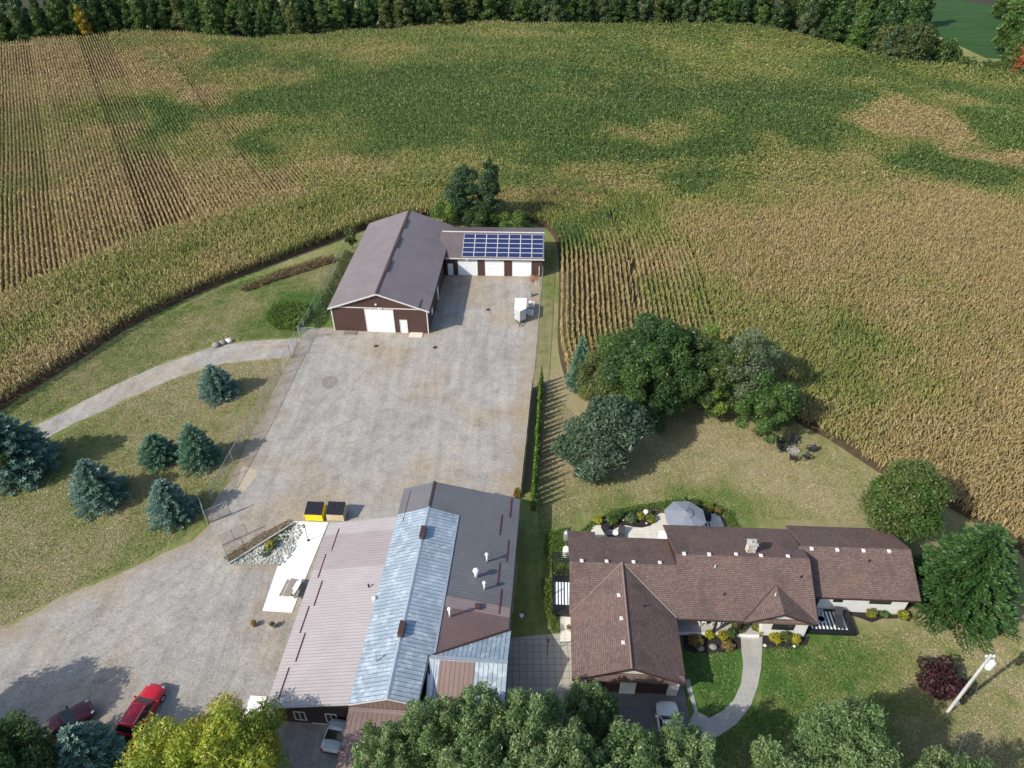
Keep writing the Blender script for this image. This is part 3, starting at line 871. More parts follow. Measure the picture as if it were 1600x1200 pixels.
# leaning pine of the clump
pr = empty('pine_tree', at(898, 744), 0, 'grey green leaning pine with a bare trunk at the front left of the garden clump', 'pine', GC)
b0 = at(898, 744)
pb = []
for px, py, z, rp in [(880,700,2.8,18),(900,712,2.4,18),(918,735,2.0,20),(935,725,3.2,22),(915,690,4.2,24),(945,690,4.6,26),(975,680,4.8,26),(930,660,6.0,26),(960,650,6.8,26),(985,650,6.4,24),(940,635,7.8,20),(965,632,8.2,20),(900,670,5.0,20),(960,715,3.4,20),(1000,665,5.0,22),(880,690,3.4,12)]:
    q = at(px, py, z)-b0; rr_ = rp/ppm(px, py, z)
    pb.append((q.x, q.y, q.z, rr_, rr_, rr_*0.8))
V, F, C = crown_data(pb, 80, 0.15, L2(PINE, .72), 77, inner=0.5, aspect=2.4)
np_mesh('crown', V, F, M['needle'], tint=C, parent=pr)
tb = MB(); tb.tube((0,0,-.2), (0.15,0.2,3.0), 0.2, 0.15, 8)
for bl in pb: tb.tube((0.15,0.2,2.2+0.25*bl[2]*0.5), (bl[0],bl[1],bl[2]), 0.08, 0.03, 5)
tb.build('trunk', M['bark'], pr)

# poplars and bushes behind the barn
GP = 'trees and bushes behind the brown barn'
def poplar(bx, by, ty, wpx, label, seed, pal):
    p = at(bx, by); H = height_to(p, ty); Rr = wpx/2/ppm(bx, by, H*.5)
    root = empty('poplar_tree', (p.x, p.y, 0), 0, label, 'poplar', GP)
    r = random.Random(seed); bl = []
    for k in range(16):
        f = k/15; z = H*(0.1+0.84*f); w = Rr*(0.8+0.3*math.sin(f*2.7))*(1-0.6*f**5)*r.uniform(.75,1.15)
        a = k*2.4+r.random(); bl.append((math.cos(a)*w*.55, math.sin(a)*w*.55, z, w*.5, w*.5, H*0.075*r.uniform(.7,1.3)))
    V, F, C = crown_data(bl, 55, 0.17, pal, seed, droop=-0.4)
    np_mesh('crown', V, F, M['leaf'], tint=C, parent=root)
    trunk_mesh('trunk', H, 0.16, 3, 0.6, seed, parent=root, top=H*0.85)
PG = [(0.05,0.105,0.045),(0.07,0.125,0.055),(0.04,0.08,0.035)]
poplar(728, 356, 256, 62, 'broader dark poplar behind the barn, left of its slimmer neighbour', 30, PG)
poplar(766, 356, 246, 44, 'slim tall poplar behind the solar roofed garage', 31, PG)
dec_px(700, 352, 312, 48, GRN+LIME, 'green bush between the barn ridge and the poplars', 32, GP, name='bush', cat='bush', nb=9, dens=30, cbase=0.0)
dec_px(803, 362, 334, 52, LIME+GRN, 'bright green low bush behind the solar panels', 33, GP, name='bush', cat='bush', nb=8, dens=30, cbase=0.0)
dec_px(750, 360, 318, 60, DKG+GRN, 'dark undergrowth bush at the foot of the poplars', 34, GP, name='bush', cat='bush', nb=9, dens=30, cbase=0.0)
dec_px(551, 388, 357, 24, DKG+OLV, 'dark shrub at the back left corner of the barn', 35, None, name='bush', cat='bush', nb=8, dens=36, cbase=0.0)

# foreground trees at the bottom of the picture
def tree_c(px, py, zc, H, Rr, pal, label, seed, group=None, **k):
    p = at(px, py, zc)
    return deciduous((p.x, p.y, 0), H, Rr, pal, label, k.pop('cat', 'tree'), k.pop('name', 'leafy_tree'), group, seed, **k)
MAP = [(0.36,0.40,0.045),(0.27,0.34,0.04),(0.16,0.25,0.03),(0.40,0.34,0.05)]
tree_c(326, 1215, 5.0, 9.0, 5.7, MAP, 'big yellowing maple in front of the red car', 40, nb=70, dens=70, size=0.115, cbase=0.1, bs=.62, qo=.08, qr=.08)
tree_c(-2, 1196, 5.5, 9.5, 3.7, DKG+GRN, 'dark green maple cut by the bottom left corner', 41, nb=34, dens=70, size=0.12, cbase=0.08, bs=.8)
GB = 'grey green poplars along the front of the property'
def fore(px, py, H, Rr, label, seed, pal=POP, **k):
    return tree_c(px, py, H*0.62, H, Rr, pal, label, seed, GB, nb=int(k.pop('nb', 24)*2.2), dens=k.pop('dens', 75), size=k.pop('size', 0.105), cbase=0.12, spiky=0.7, droop=-0.7, bs=.66, qo=.08, name='leafy_tree', **k)
fore(672, 1150, 11, 2.7, 'poplar in front of the brown porch roof', 42)
fore(752, 1130, 11, 2.6, 'poplar in front of the brown patched roof slope', 43)
fore(830, 1150, 12, 3.0, 'poplar beside the paved yard between the two buildings', 44, nb=30)
fore(600, 1190, 10, 2.6, 'leftmost of the poplars, beside the long porch roof', 45)
fore(925, 1112, 8.5, 2.4, 'smaller poplar before the left garage opening', 46)
fore(745, 1215, 11, 3.0, 'poplar low at the bottom edge below the porch roof end', 47)
fore(880, 1205, 12, 3.2, 'poplar at the bottom edge left of the parked white car', 48, nb=28)
fore(985, 1200, 11, 3.0, 'poplar at the bottom edge straight below the garage', 49)
fore(1062, 1190, 10.5, 2.7, 'poplar at the bottom edge beside the end of the curved path', 50)
fore(1318, 1180, 10.5, 3.6, 'separate large grey green tree on the front lawn', 51, nb=34)
fore(1235, 1232, 9, 3.4, 'tree low at the bottom edge left of the large lawn tree', 52)
fore(1500, 1262, 8.5, 3.8, 'tree just entering the bottom edge below the utility pole', 53)
tree_c(1470, 1062, 1.2, 2.4, 1.95, PUR, 'round dark purple leaved shrub on the lawn by the utility pole', 54, nb=14, dens=46, size=0.16, cbase=0.0, name='purple_shrub', cat='shrub')

# two tall trees standing just outside the left edge whose shade falls on the gravel
deciduous((-46.8, 25.0, 0), 11.5, 4.0, GRN+DKG, 'tall tree just beyond the left edge shading the gravel and the dark red car', seed=81, nb=26, dens=22, size=.2)
deciduous((-50.5, 21.0, 0), 11.0, 3.8, GRN+DKG, 'second tall tree beyond the bottom left edge, behind the first', seed=82, nb=26, dens=20, size=.2)
# cedar hedge: slim columns in a row
GH = 'slim cedars planted in a row along the yard fence'
hr = empty('cedar', (0,0,0), 0, 'slim columnar cedar, one of the evenly spaced row along the yard fence', 'cedar', GH)
bl = [(0,0,0.45+0.36*i, 0.30-0.028*i**1.15, 0.30-0.028*i**1.15, 0.38) for i in range(8)]
V, F, C = crown_data(bl, 150, 0.13, [(0.10,0.18,0.02),(0.075,0.15,0.02),(0.13,0.21,0.03)], 5, droop=-1.0)
np_mesh('crown', V, F, M['leaf'], tint=C, parent=hr)
MB().tube((0,0,-.1), (0,0,2.6), 0.05, 0.02, 6).build('trunk', M['bark'], hr)
NH = 27
ha = at(845, 602); hb = at(833, 797)
for i in range(NH):
    o = hr if i == 0 else copy_tree(hr)
    q = ha.lerp(hb, i/(NH-1))
    o.location = (q.x+random.uniform(-.06,.06), q.y+random.uniform(-.08,.08), 0)
    s = random.uniform(0.88, 1.08); o.scale = (s, s, s*random.uniform(.92,1.05)); o.rotation_euler.z = random.random()*6

# far wood
def wood_proto(i, pal, H=15):
    root = empty('wood_tree', (0,0,0), 0)
    r = random.Random(i+200); bl = []
    nbb = 22
    for k in range(nbb):
        f = k/(nbb-1); z = H*(0.14+0.74*f)+r.uniform(-.8,.8); w = 3.6*(1-0.5*f**2.5); a = k*2.4+r.uniform(-.5,.5); u_ = r.uniform(.45,.85)
        bl.append((math.cos(a)*w*u_*(1-f*.4), math.sin(a)*w*u_*(1-f*.4), z, w*.42*r.uniform(.7,1.3), w*.42, H*0.075*r.uniform(.8,1.4)))
    V, F, C = crown_data(bl, 13, 0.34, pal, i+5)
    np_mesh('crown', V, F, M['leaf'], tint=C, parent=root)
    trunk_mesh('trunk', H, 0.2, 3, 1.5, i, parent=root, top=H*0.6)
    return root
L2 = lambda P, k: [tuple(c*k for c in q) for q in P]
WP = [wood_proto(0, L2(DKG, 1.05)), wood_proto(1, L2(DKG+GRN, 1.0)), wood_proto(2, L2(GRN, 1.1)), wood_proto(3, L2(OLV, 1.15)), wood_proto(4, L2([(0.07,0.11,0.05),(0.05,0.09,0.04),(0.10,0.13,0.05)], 1.2))]
WY = wood_proto(7, [(0.42,0.30,0.03),(0.30,0.27,0.04)]); WO = wood_proto(8, [(0.34,0.10,0.03),(0.25,0.12,0.04)])
used = set()
def put_tree(k, x, y, s, label, group=None, cat='tree', zs=1.0):
    src = k
    if id(src) in used: o = copy_tree(src)
    else: o = src; used.add(id(src))
    o.location = (x, y, hz1(x, y)-0.2); o.scale = (s, s, s*zs); o.rotation_euler.z = random.random()*6
    tag(o, label, cat, group); return o
rr = random.Random(4)
GW = 'dark trees of the far wood beyond the cornfield'
GAPX = (at(1448, 60).x, at(1556, 60).x)
def in_gap(x, y):
    px, py = proj(x, y, hz1(x, y)+3)
    return 1436 < px < 1564 and py > 12
for row, (dy, sp, s) in enumerate(((6, 5.2, 0.86), (13, 5.6, 1.0), (22, 6.4, 1.15), (34, 8.5, 1.25), (48, 8.5, 1.2), (62, 9, 1.2), (80, 9, 1.2), (100, 9, 1.3), (118, 9, 1.3))):
    x = -230.0
    while x < 235:
        y = float(yedge(x))+dy+rr.uniform(-1.5, 1.5)
        px, _ = proj(x, y, 0)
        if -60 < px < 1660 and (row < 4 or px > 1240) and not in_gap(x, y):
            put_tree(WP[rr.choice([0, 0, 1, 1, 2, 2, 3, 4])], x, y, s*rr.uniform(0.7, 1.25), 'dark green tree in the dense wood along the far edge of the corn', GW, zs=rr.uniform(.6, 1.1))
        x += sp*rr.uniform(0.75, 1.25)
p = at(133, 48, 2); put_tree(WY, p.x, float(yedge(p.x))+4, 0.72, 'golden yellow tree at the edge of the far wood')
p = at(1594, 110, 2); put_tree(WO, p.x+1, float(yedge(p.x))+5, 0.85, 'orange red tree at the right edge by the far meadow')
for q, (px, w, lab, pl) in enumerate([(1350, 1.0, 'leafy green tree, left one of the rounded trees in front of the far meadow', GRN), (1385, 1.0, 'olive green rounded tree between two greener ones before the far meadow', OLV), (1425, 1.15, 'broad brownish green tree nearest the gap to the far meadow', OLV+DKG), (1470, 0.8, 'small dark green tree at the left corner of the far meadow', GRN+DKG)]):
    e = at(px, 90, 2); x = e.x; y = float(yedge(x))+5.5
    x = (px-800)/FPX*(y*math.cos(PITCH)+58*math.sin(PITCH))
    deciduous((x, y, hz1(x, y)), 9.5*w, 5.4*w, pl, lab, seed=90+q, nb=16, dens=10, size=0.4, cbase=0.02, group='rounded trees in front of the far meadow')
for q, px in enumerate((1492, 1508, 1523, 1540, 1553, 1575)):
    e = at(px, 98, 2); y = float(yedge(e.x))+3; deciduous((e.x, y, hz1(e.x, y)), 3.2, 2.6, OLV+GRN, 'low bush at the corn edge in front of the far meadow', 'bush', 'bush', 'low bushes before the far meadow', 120+q, nb=8, dens=9, size=.35, cbase=0.0)
# far meadow
def meadowmat():
    b = NB('far_meadow_grass'); n = b.noise(0.5, 5, 0.7, stretch=(0.08, 1, 1, R(-8)))
    b.color(b.ramp(n, [(0.35, (0.028,0.07,0.022)), (0.6, (0.04,0.09,0.03)), (0.75, (0.085,0.13,0.06))])); return b.set(0.95, 0, 0.1)
mead = [at(x, y, -5) for x, y in [(1380,150),(1440,60),(1450,2),(1500,0),(1570,14),(1575,60),(1560,150)]]
sheet('far_meadow', mead, 0.1, meadowmat(), 6)

ff = [(x, float(yedge(x))+3) for x in np.linspace(-320, 190, 60)]
sheet('forest_floor', [Vector(q) for q in ff]+[Vector((260, 420)), Vector((-420, 520))], .05, plain('leaf_litter', (0.035,0.032,0.018), .95, var=.4, scale=.6), 8)
# weeds and brush at the barn's west side
def scatter_leaf(name, poly, n, hgt_, size, pal, label, cat, seed, m='leaf', kind='stuff', base=0.0):
    r = np.random.default_rng(seed)
    P = [(p.x, p.y) for p in poly]; xs = [p[0] for p in P]; ys = [p[1] for p in P]
    X = r.uniform(min(xs), max(xs), n*4); Y = r.uniform(min(ys), max(ys), n*4)
    ok = inpoly(X, Y, P); X, Y = X[ok][:n], Y[ok][:n]; k = len(X)
    Hh = hgt_*(0.3+fbm(X, Y, 1.2, seed, 3)*1.2)
    Z = base+Hh*r.random(k)**0.6
    Pp = np.stack([X, Y, Z], 1); N_ = unit(r.normal(size=(k, 3))+np.array([0,0,.6])); U = unit(np.cross(N_, r.normal(size=(k, 3)))+np.array([0,0,.5]))
    sz = size*(0.6+0.8*r.random(k)); V, F = quads_at(Pp, N_, U, sz*.5, sz)
    pal = np.array(pal); C = np.repeat(pal[r.integers(len(pal), size=k)]*(0.7+0.6*r.random((k,1))), 4, 0)
    o = np_mesh(name, V, F, M[m], tint=C)
    return tag(o, label, cat, kind=kind)
scatter_leaf('weeds', pxs([(415,500),(425,482),(450,474),(478,478),(488,492),(475,512),(460,518),(425,515)]), 9000, 0.8, 0.22, LIME+GRN, 'bright green patch of tall weeds beside the fence left of the barn', 'weeds', 1)
scatter_leaf('brush_pile', pxs([(372,453),(400,442),(440,425),(480,412),(520,402),(530,408),(480,425),(430,440),(385,457)]), 7000, 0.6, 0.22, [(0.18,0.10,0.065),(0.24,0.15,0.09),(0.15,0.10,0.06),(0.18,0.17,0.07)], 'long low heap of reddish brown brush along the corn edge', 'brush pile', 2)
scatter_leaf('ditch_plants', pxs([(486,500),(500,472),(520,432),(540,392),(552,398),(528,448),(508,505),(494,516)]), 5000, 0.5, 0.2, GRN+OLV+GREY, 'straggly green plants growing in the strip between fence and barn', 'weeds', 3)
scatter_leaf('corner_plants', pxs([(806,766),(812,768),(812,780),(802,778)]), 800, 0.8, 0.2, [(0.3,0.2,0.03),(0.2,0.22,0.03),(0.35,0.14,0.03)], 'orange and yellow plants at the far corner of the metal roofed building', 'plants', 4)
WALK = [(1157,990),(1191,990),(1191,1010),(1189,1045),(1184,1072),(1172,1105),(1150,1132),(1120,1152),(1082,1165),(1078,1125),(1085,1112),(1068,1060),(1078,1062),(1090,1112),(1108,1122),(1128,1112),(1146,1094),(1158,1068),(1161,1040),(1158,1010)]
# rough tufts over the lawns so that they are not flat
def tufts(name, polys, n, label, seed, hh=0.055, green=False, sz=0.10):
    r = np.random.default_rng(seed)
    Xs = []; Ys = []
    for poly in polys:
        P = [(p.x, p.y) for p in poly]; xs = [p[0] for p in P]; ys = [p[1] for p in P]
        X = r.uniform(min(xs), max(xs), n*3); Y = r.uniform(min(ys), max(ys), n*3)
        ok = inpoly(X, Y, P); Xs.append(X[ok][:n]); Ys.append(Y[ok][:n])
    X = np.concatenate(Xs); Y = np.concatenate(Ys); k = len(X)
    ok = ~inpoly(X, Y, [(q.x, q.y) for q in pxs(WALK)]); X, Y = X[ok], Y[ok]; k = len(X)
    a = r.random(k)*6.28; s = sz*(0.5+r.random(k)); lean = r.normal(0, 0.6, (k, 2))*s[:, None]
    W = np.stack([np.cos(a)*s*.5, np.sin(a)*s*.5, 0*a], 1); p = np.stack([X, Y, 0*X], 1)
    q = p+np.stack([lean[:,0], lean[:,1], hh*(0.5+r.random(k))], 1)
    V = np.stack([p-W, p+W, q+W*.4, q-W*.4], 1).reshape(-1, 3); b = np.arange(k)*4
    g = np.clip(interp_pts(X, Y, GREEN)+(fbm(X, Y, 1.5, seed)-.5)*1.1+r.normal(0, .12, k), 0, 1)[:, None]
    dry = np.array([0.44,0.38,0.23]); md = np.array([0.26,0.28,0.10]); gn = np.array([0.10,0.20,0.04])
    c = np.where(g < .5, dry+(md-dry)*g*2, md+(gn-md)*(g-.5)*2)*(0.75+0.45*r.random((k, 1)))
    return tag(np_mesh(name, V, np.stack([b,b+1,b+2,b+3],1), M['corn'], tint=np.repeat(c, 4, 0)), label, 'grass', kind='stuff')
tufts('grass_tufts', [pxs([(-30,1000),(0,980),(100,928),(225,875),(322,818),(335,775),(380,700),(440,582),(440,560),(350,568),(270,593),(200,625),(75,690),(-60,760)]),
                      pxs([(0,650),(200,520),(345,450),(500,400),(540,392),(480,505),(460,526),(400,530),(330,540),(260,564),(57,660)])], 90000, 'short mown tufts of the dry west lawns', 3)
tufts('garden_grass', [pxs([(850,600),(900,650),(1190,650),(1300,700),(1440,790),(1440,820),(900,800),(890,960),(850,960),(840,800)]),
                      pxs([(1070,1020),(1150,1020),(1150,1120),(1100,1200),(1600,1200),(1640,1000),(1440,975),(1330,995),(1262,1010),(1195,1010),(1190,1100),(1120,1160)])], 90000, 'short grass of the garden lawns around the bungalow', 9)

# ---------------------------------------------------------------- building materials
def shingle(name='brown_shingles', axis=0):
    b = NB(name)
    pos = b.coord()
    mp = b.new('ShaderNodeMapping'); mp.inputs['Rotation'].default_value = (0, 0, math.pi/2 if axis else 0); b.l.new(pos, mp.inputs[0])
    br = b.new('ShaderNodeTexBrick')
    br.inputs['Scale'].default_value = 1.0; br.inputs['Brick Width'].default_value = 0.26; br.inputs['Row Height'].default_value = 0.15
    br.inputs['Mortar Size'].default_value = 0.028; br.inputs['Bias'].default_value = 0.0
    br.inputs['Color1'].default_value = (0.15,0.108,0.10,1); br.inputs['Color2'].default_value = (0.225,0.168,0.152,1); br.inputs['Mortar'].default_value = (0.105,0.073,0.066,1)
    b.l.new(mp.outputs[0], br.inputs['Vector'])
    n1 = b.noise(0.28, 6, 0.7, pos); n2 = b.noise(3.5, 5, 0.8, pos); n3 = b.noise(0.6, 5, 0.65, pos, stretch=(1, 0.35, 1) if not axis else (0.35, 1, 1))
    c = b.mix(0.6, br.outputs[0], b.ramp(n2, [(0.3, (0.6,0.6,0.62)), (0.7, (1.25,1.2,1.15))]), 'MULTIPLY')
    c = b.mix(b.ramp(n3, [(0.5, 0.0), (0.7, 0.55)]), c, (0.07,0.055,0.05))
    c = b.mix(b.ramp(n1, [(0.52, 0.0), (0.75, 0.35)]), c, (0.24,0.13,0.09))
    b.color(c); b.bump(b.math('ADD', b.math('MULTIPLY', br.outputs[1], -0.6), n2), 0.35, 0.03)
    return b.set(0.9, 0, 0.15)
M['shx'] = shingle('brown_shingles')
M['shy'] = shingle('brown_shingles_wing', 1)
M['barn_roof'] = ribbed('barn_roof_metal', (0.20,0.168,0.172), 'y', 0.30, depth=0.2, line=0.86, rough=0.38)
M['barn_wall'] = ribbed('barn_wall_metal', (0.085,0.045,0.04), 'x', 0.30, depth=0.5, line=0.7, rough=0.5)
M['barn_wall_y'] = ribbed('barn_wall_metal_side', (0.085,0.045,0.04), 'y', 0.30, depth=0.5, line=0.7, rough=0.5)
M['annex_roof'] = ribbed('annex_roof_metal', (0.15,0.12,0.125), 'x', 0.30, depth=0.4, line=0.75, rough=0.4)
M['lean_roof'] = ribbed('lean_to_roof_metal', (0.41,0.375,0.375), 'y', 0.30, depth=0.4, line=0.62, rough=0.42, var=0.06)
M['lean_patch'] = ribbed('lean_to_roof_patch', (0.345,0.30,0.30), 'y', 0.30, depth=0.4, line=0.62, rough=0.42, var=0.06)
M['slate_roof'] = ribbed('slate_grey_roof_metal', (0.145,0.148,0.158), 'y', 0.30, depth=0.4, line=0.6, rough=0.45, var=0.1)
M['brown_roof'] = ribbed('brown_roof_metal', (0.17,0.115,0.11), 'y', 0.30, depth=0.3, line=0.7, rough=0.5, var=0.1)
M['pink_roof'] = ribbed('pinkish_roof_metal', (0.27,0.21,0.205), 'y', 0.30, depth=0.3, line=0.7, rough=0.5, var=0.1)
M['galv_roof'] = ribbed('galvanised_roof_sheets', (0.34,0.42,0.49), 'y', 0.38, depth=0.5, line=0.35, rough=0.42, metal=0.25, var=0.2, stain=((0.62,0.68,0.72), 1.2, 0.55))
M['galv_roof_x'] = ribbed('galvanised_wing_sheets', (0.34,0.42,0.49), 'x', 0.38, depth=0.5, line=0.35, rough=0.42, metal=0.25, var=0.2, stain=((0.62,0.68,0.72), 1.2, 0.55))
M['brown_rib_x'] = ribbed('brown_porch_sheets', (0.22,0.155,0.14), 'x', 0.38, depth=0.5, line=0.45, rough=0.5, var=0.12)
M['trim'] = plain('pale_trim', (0.62,0.60,0.58), 0.5)
M['dark_wall'] = plain('dark_brown_wall', (0.055,0.036,0.034), 0.7, var=0.2)
def sidingmat():
    b = NB('white_siding'); z = b.sep()[2]
    ph = b.math('FRACT', b.math('MULTIPLY', z, 1/0.18))
    n = b.noise(1.5, 4, 0.6)
    c = b.ramp(n, [(0.3, (0.72,0.72,0.71)), (0.7, (0.82,0.82,0.81))])
    b.color(b.mix(b.math('LESS_THAN', ph, 0.12), c, (0.45,0.45,0.45))); b.bump(ph, 0.3, 0.02); return b.set(0.6)
M['siding'] = sidingmat()
def concretemat(name, c, joint=None, rough=0.85):
    b = NB(name); n = b.noise(0.7, 6, 0.7); n2 = b.noise(9, 4, 0.7)
    k = b.ramp(n, [(0.3, tuple(x*0.85 for x in c)), (0.7, tuple(min(1, x*1.08) for x in c))])
    k = b.mix(0.4, k, b.ramp(n2, [(0.3, 0.75), (0.7, 1.1)]), 'MULTIPLY')
    if joint:
        s = b.sep(); 
        for ax, p in ((0, joint[0]), (1, joint[1])):
            ph = b.math('FRACT', b.math('MULTIPLY', s[ax], 1/p))
            k = b.mix(b.math('LESS_THAN', ph, joint[2]/p), k, tuple(x*0.5 for x in c))
    b.color(k); b.bump(n2, 0.3, 0.01); return b.set(rough, 0, 0.2)
M['concrete'] = concretemat('bright_concrete', (0.86,0.86,0.84))
M['conc_dull'] = concretemat('dull_concrete', (0.42,0.41,0.39))
M['paver'] = concretemat('grey_pavers', (0.36,0.34,0.30), (0.62, 0.62, 0.05))
M['cream'] = concretemat('cream_stamped_concrete', (0.62,0.60,0.53), (2.4, 2.4, 0.03))
M['walk'] = concretemat('stamped_walkway', (0.38,0.37,0.34), (0.45, 0.55, 0.012))
M['mulch'] = plain('dark_mulch', (0.022,0.019,0.018), 0.95, var=0.5, scale=9)
M['asphalt'] = concretemat('driveway_asphalt', (0.17,0.165,0.16))
M['striped'] = None
def stripes(name, a, c, period, duty, axis):
    b = NB(name); s = b.sep()[axis]
    ph = b.math('FRACT', b.math('MULTIPLY', s, 1/period))
    b.color(b.mix(b.math('LESS_THAN', ph, duty), a, c)); return b.set(0.8)
M['stripes'] = stripes('black_white_stripes', (0.03,0.03,0.035), (0.75,0.77,0.80), 0.34, 0.5, 0)

def bldg(name, o, rot, label, cat):
    return empty(name, o, R(-rot), label, cat)

# ---------------------------------------------------------------- brown barn
p = at(523, 516)
barn = bldg('barn', (p.x, p.y, 0), 3.4, 'long dark brown metal barn with a big white door at its gable end', 'barn')
W_, L_, EH, RH = 13.8, 26.6, 4.05, 6.55
w = MB()
w.wall([(0,0,0),(W_,0,0),(W_,0,EH),(W_/2,0,RH-.12),(0,0,EH)], 0.15, (0,1,0))
w.build('wall', M['barn_wall'], barn); w = MB(); w.wall([(0,L_,0),(W_,L_,0),(W_,L_,EH),(W_/2,L_,RH-.12),(0,L_,EH)], 0.15, (0,-1,0))
w.build('wall', M['barn_wall'], barn)
for xa, xb in ((0, .15), (W_-.15, W_)): MB().box(xa,xb,0.153,L_-.153,0,EH).build('wall', M['barn_wall_y'], barn)
sl = (RH-EH)/(W_/2)
def barn_side(x0, x1): return [(x0,-.3,RH-abs(x0-W_/2)*sl),(x1,-.3,RH-abs(x1-W_/2)*sl),(x1,L_+.3,RH-abs(x1-W_/2)*sl),(x0,L_+.3,RH-abs(x0-W_/2)*sl)]
rf = MB(); rf.slab(barn_side(-.35, W_/2), .08); rf.slab(barn_side(W_/2, W_+.35), .08)
roof = rf.build('roof', M['barn_roof'], barn)
rc = MB(); rc.slab([(W_/2-.25,-.31,RH-.05),(W_/2,-.31,RH+.05),(W_/2,L_+.31,RH+.05),(W_/2-.25,L_+.31,RH-.05)], .03); rc.slab([(W_/2+.25,-.31,RH-.05),(W_/2,-.31,RH+.05),(W_/2,L_+.31,RH+.05),(W_/2+.25,L_+.31,RH-.05)], .03)
rc.build('ridge_cap', M['dark_brown'], roof)
for y0, y1 in ((6.0, 9.5), (13.5, 17.0), (20.2, 23.5)):
    MB().box(W_/2+.05, W_/2+.32, y0, y1, RH-.08, RH+.14).build('ridge_vent', M['dark_brown'], roof)
MB().box(W_-1.1, W_-1.0, -.2, 2.0, EH+.36, EH+.47).build('snow_guard', M['dark_brown'], roof)
tr = MB()
for sx in (-1, 1):
    x0 = W_/2; x1 = W_/2+sx*(W_/2+.37); z1 = RH-(W_/2+.37)*sl
    tr.wall([(x0,-.34,RH+.02),(x1,-.34,z1+.02),(x1,-.34,z1-.2),(x0,-.34,RH-.2)], .035, (0,1,0))
tr.box(-.02,W_+.02,-.045,0.0,EH-.08,EH+.06)
for x in (-.03, W_-.12): tr.box(x,x+.15,-.04,0.0,0,EH-.08)
tr.build('trim', M['trim'], barn)
def door_unit(parent, x0, x1, z1, y=-.06, name='garage_door', m=None, panels=4, frame=True, t=.05, z0=0.02):
    b = MB(); b.box(x0, x1, y, y+t, z0, z1)
    for i in range(1, panels):
        z = z0+(z1-z0)*i/panels; b.box(x0+.05, x1-.05, y-.012, y, z-.03, z+.01)
    d = b.build(name, m or M['white_door'], parent)
    if frame:
        f = MB(); f.box(x0-.13, x0-.005, y-.02, y+t, 0, z1+.12); f.box(x1+.005, x1+.13, y-.02, y+t, 0, z1+.12); f.box(x0-.005, x1+.005, y-.02, y+t, z1+.005, z1+.12)
        f.build('door_frame', M['trim'], d)
    return d
door_unit(barn, 4.95, 8.85, 3.75, panels=6)
dd = door_unit(barn, 9.85, 10.7, 2.1, name='door', panels=1); MB().box(10.55,10.63,-.11,-.06,1.0,1.1).build('handle', M['black'], dd)
for x, z in ((6.6, 4.6), (7.0, 4.0), (7.3, 3.98)): MB().box(x-.12, x+.12, -.2, -.045 if z < 4.5 else 0, z, z+.16).build('wall_lamp', M['white_paint'], barn)
MB().box(W_, W_+.06, 9.0, 9.9, .02, 2.1).build('side_door', M['white_door'], barn)
MB().box(W_, W_+.06, 3.2, 4.2, 1.0, 1.9).build('window', M['white_paint'], barn)

# ---------------------------------------------------------------- garage with solar roof
p = at(697, 430); AN = bldg('garage', (p.x, p.y, 0), 1.8, 'brown garage with three white doors and solar panels on its roof', 'garage')
AW, AD = 15.6, 9.4; fz, rz_, bz = 3.35, 5.0, 3.9; ry = 5.6
w = MB()
# front wall with openings between piers
for x0, x1 in ((0, .35), (1.25, 2.0), (5.2, 6.35), (9.5, 10.75), (13.9, AW)): w.box(x0, x1, 0, .18, 0, fz-.12)
for x0, x1, z in ((.35, 1.25, 2.15), (2.0, 5.2, 2.8), (6.35, 9.5, 2.8), (10.75, 13.9, 2.8)): w.box(x0, x1, 0, .18, z, fz-.12)
w.build('wall', M['barn_wall'], AN)
w = MB(); w.wall([(AW,0.183,0),(AW,AD,0),(AW,AD,bz-.15),(AW,ry,rz_-.15),(AW,.183,fz-.1)], .15, (-1,0,0)); w.build('wall', M['barn_wall_y'], AN); w = MB(); w.box(0, AW-.153, AD-.15, AD, 0, bz-.15)
w.build('wall', M['barn_wall_y'], AN)
rf = MB(); rf.slab([(-1.2,-.35,fz),(AW+.3,-.35,fz),(AW+.3,ry,rz_),(-1.2,ry,rz_)], .08); rf.slab([(-1.2,ry,rz_),(AW+.3,ry,rz_),(AW+.3,AD+.3,bz),(-1.2,AD+.3,bz)], .08)
aroof = rf.build('roof', M['annex_roof'], AN)
t_ = MB(); t_.box(0, AW+.3, -.39, -.355, fz-.2, fz+.02); t_.box(-.9, AW+.3, ry-.12, ry+.12, rz_-.02, rz_+.06)
t_.build('trim', M['trim'], AN)
for x0, x1 in ((2.0, 5.2), (6.35, 9.5), (10.75, 13.9)): door_unit(AN, x0+.02, x1-.02, 2.78, y=.04, panels=5, frame=False)
door_unit(AN, .37, 1.23, 2.12, y=.04, name='door', panels=1, frame=False)
MB().box(15.1, 15.2, -.1, 0, 0.2, 1.9).build('downpipe', M['pipe_white'], AN)
MB().box(3.3, 3.7, -.3, 0, 2.95, 3.1).build('wall_lamp', M['white_paint'], AN)
def solarmat():
    b = NB('solar_cells'); s = b.sep()
    k = (0.012,0.02,0.075)
    c = b.mix(b.noise(0.9, 3), k, (0.02,0.035,0.12))
    for ax, pch in ((0, .16), (1, .16)):
        ph = b.math('FRACT', b.math('MULTIPLY', s[ax], 1/pch)); c = b.mix(b.math('LESS_THAN', ph, .07), c, (0.05,0.07,0.14))
    b.color(c); return b.set(0.15, 0, 0.5)
M['solar'] = solarmat()
pa = math.atan2(rz_-fz, ry+.35)
SX0, SX1, SL = 2.75, AW+.15, 5.35
cwd = (SX1-SX0)/7; rht = SL/5
def onroof(x, t, h): return (x, -.25+t*math.cos(pa)-h*math.sin(pa), fz+.03+t*math.sin(pa)+h*math.cos(pa))
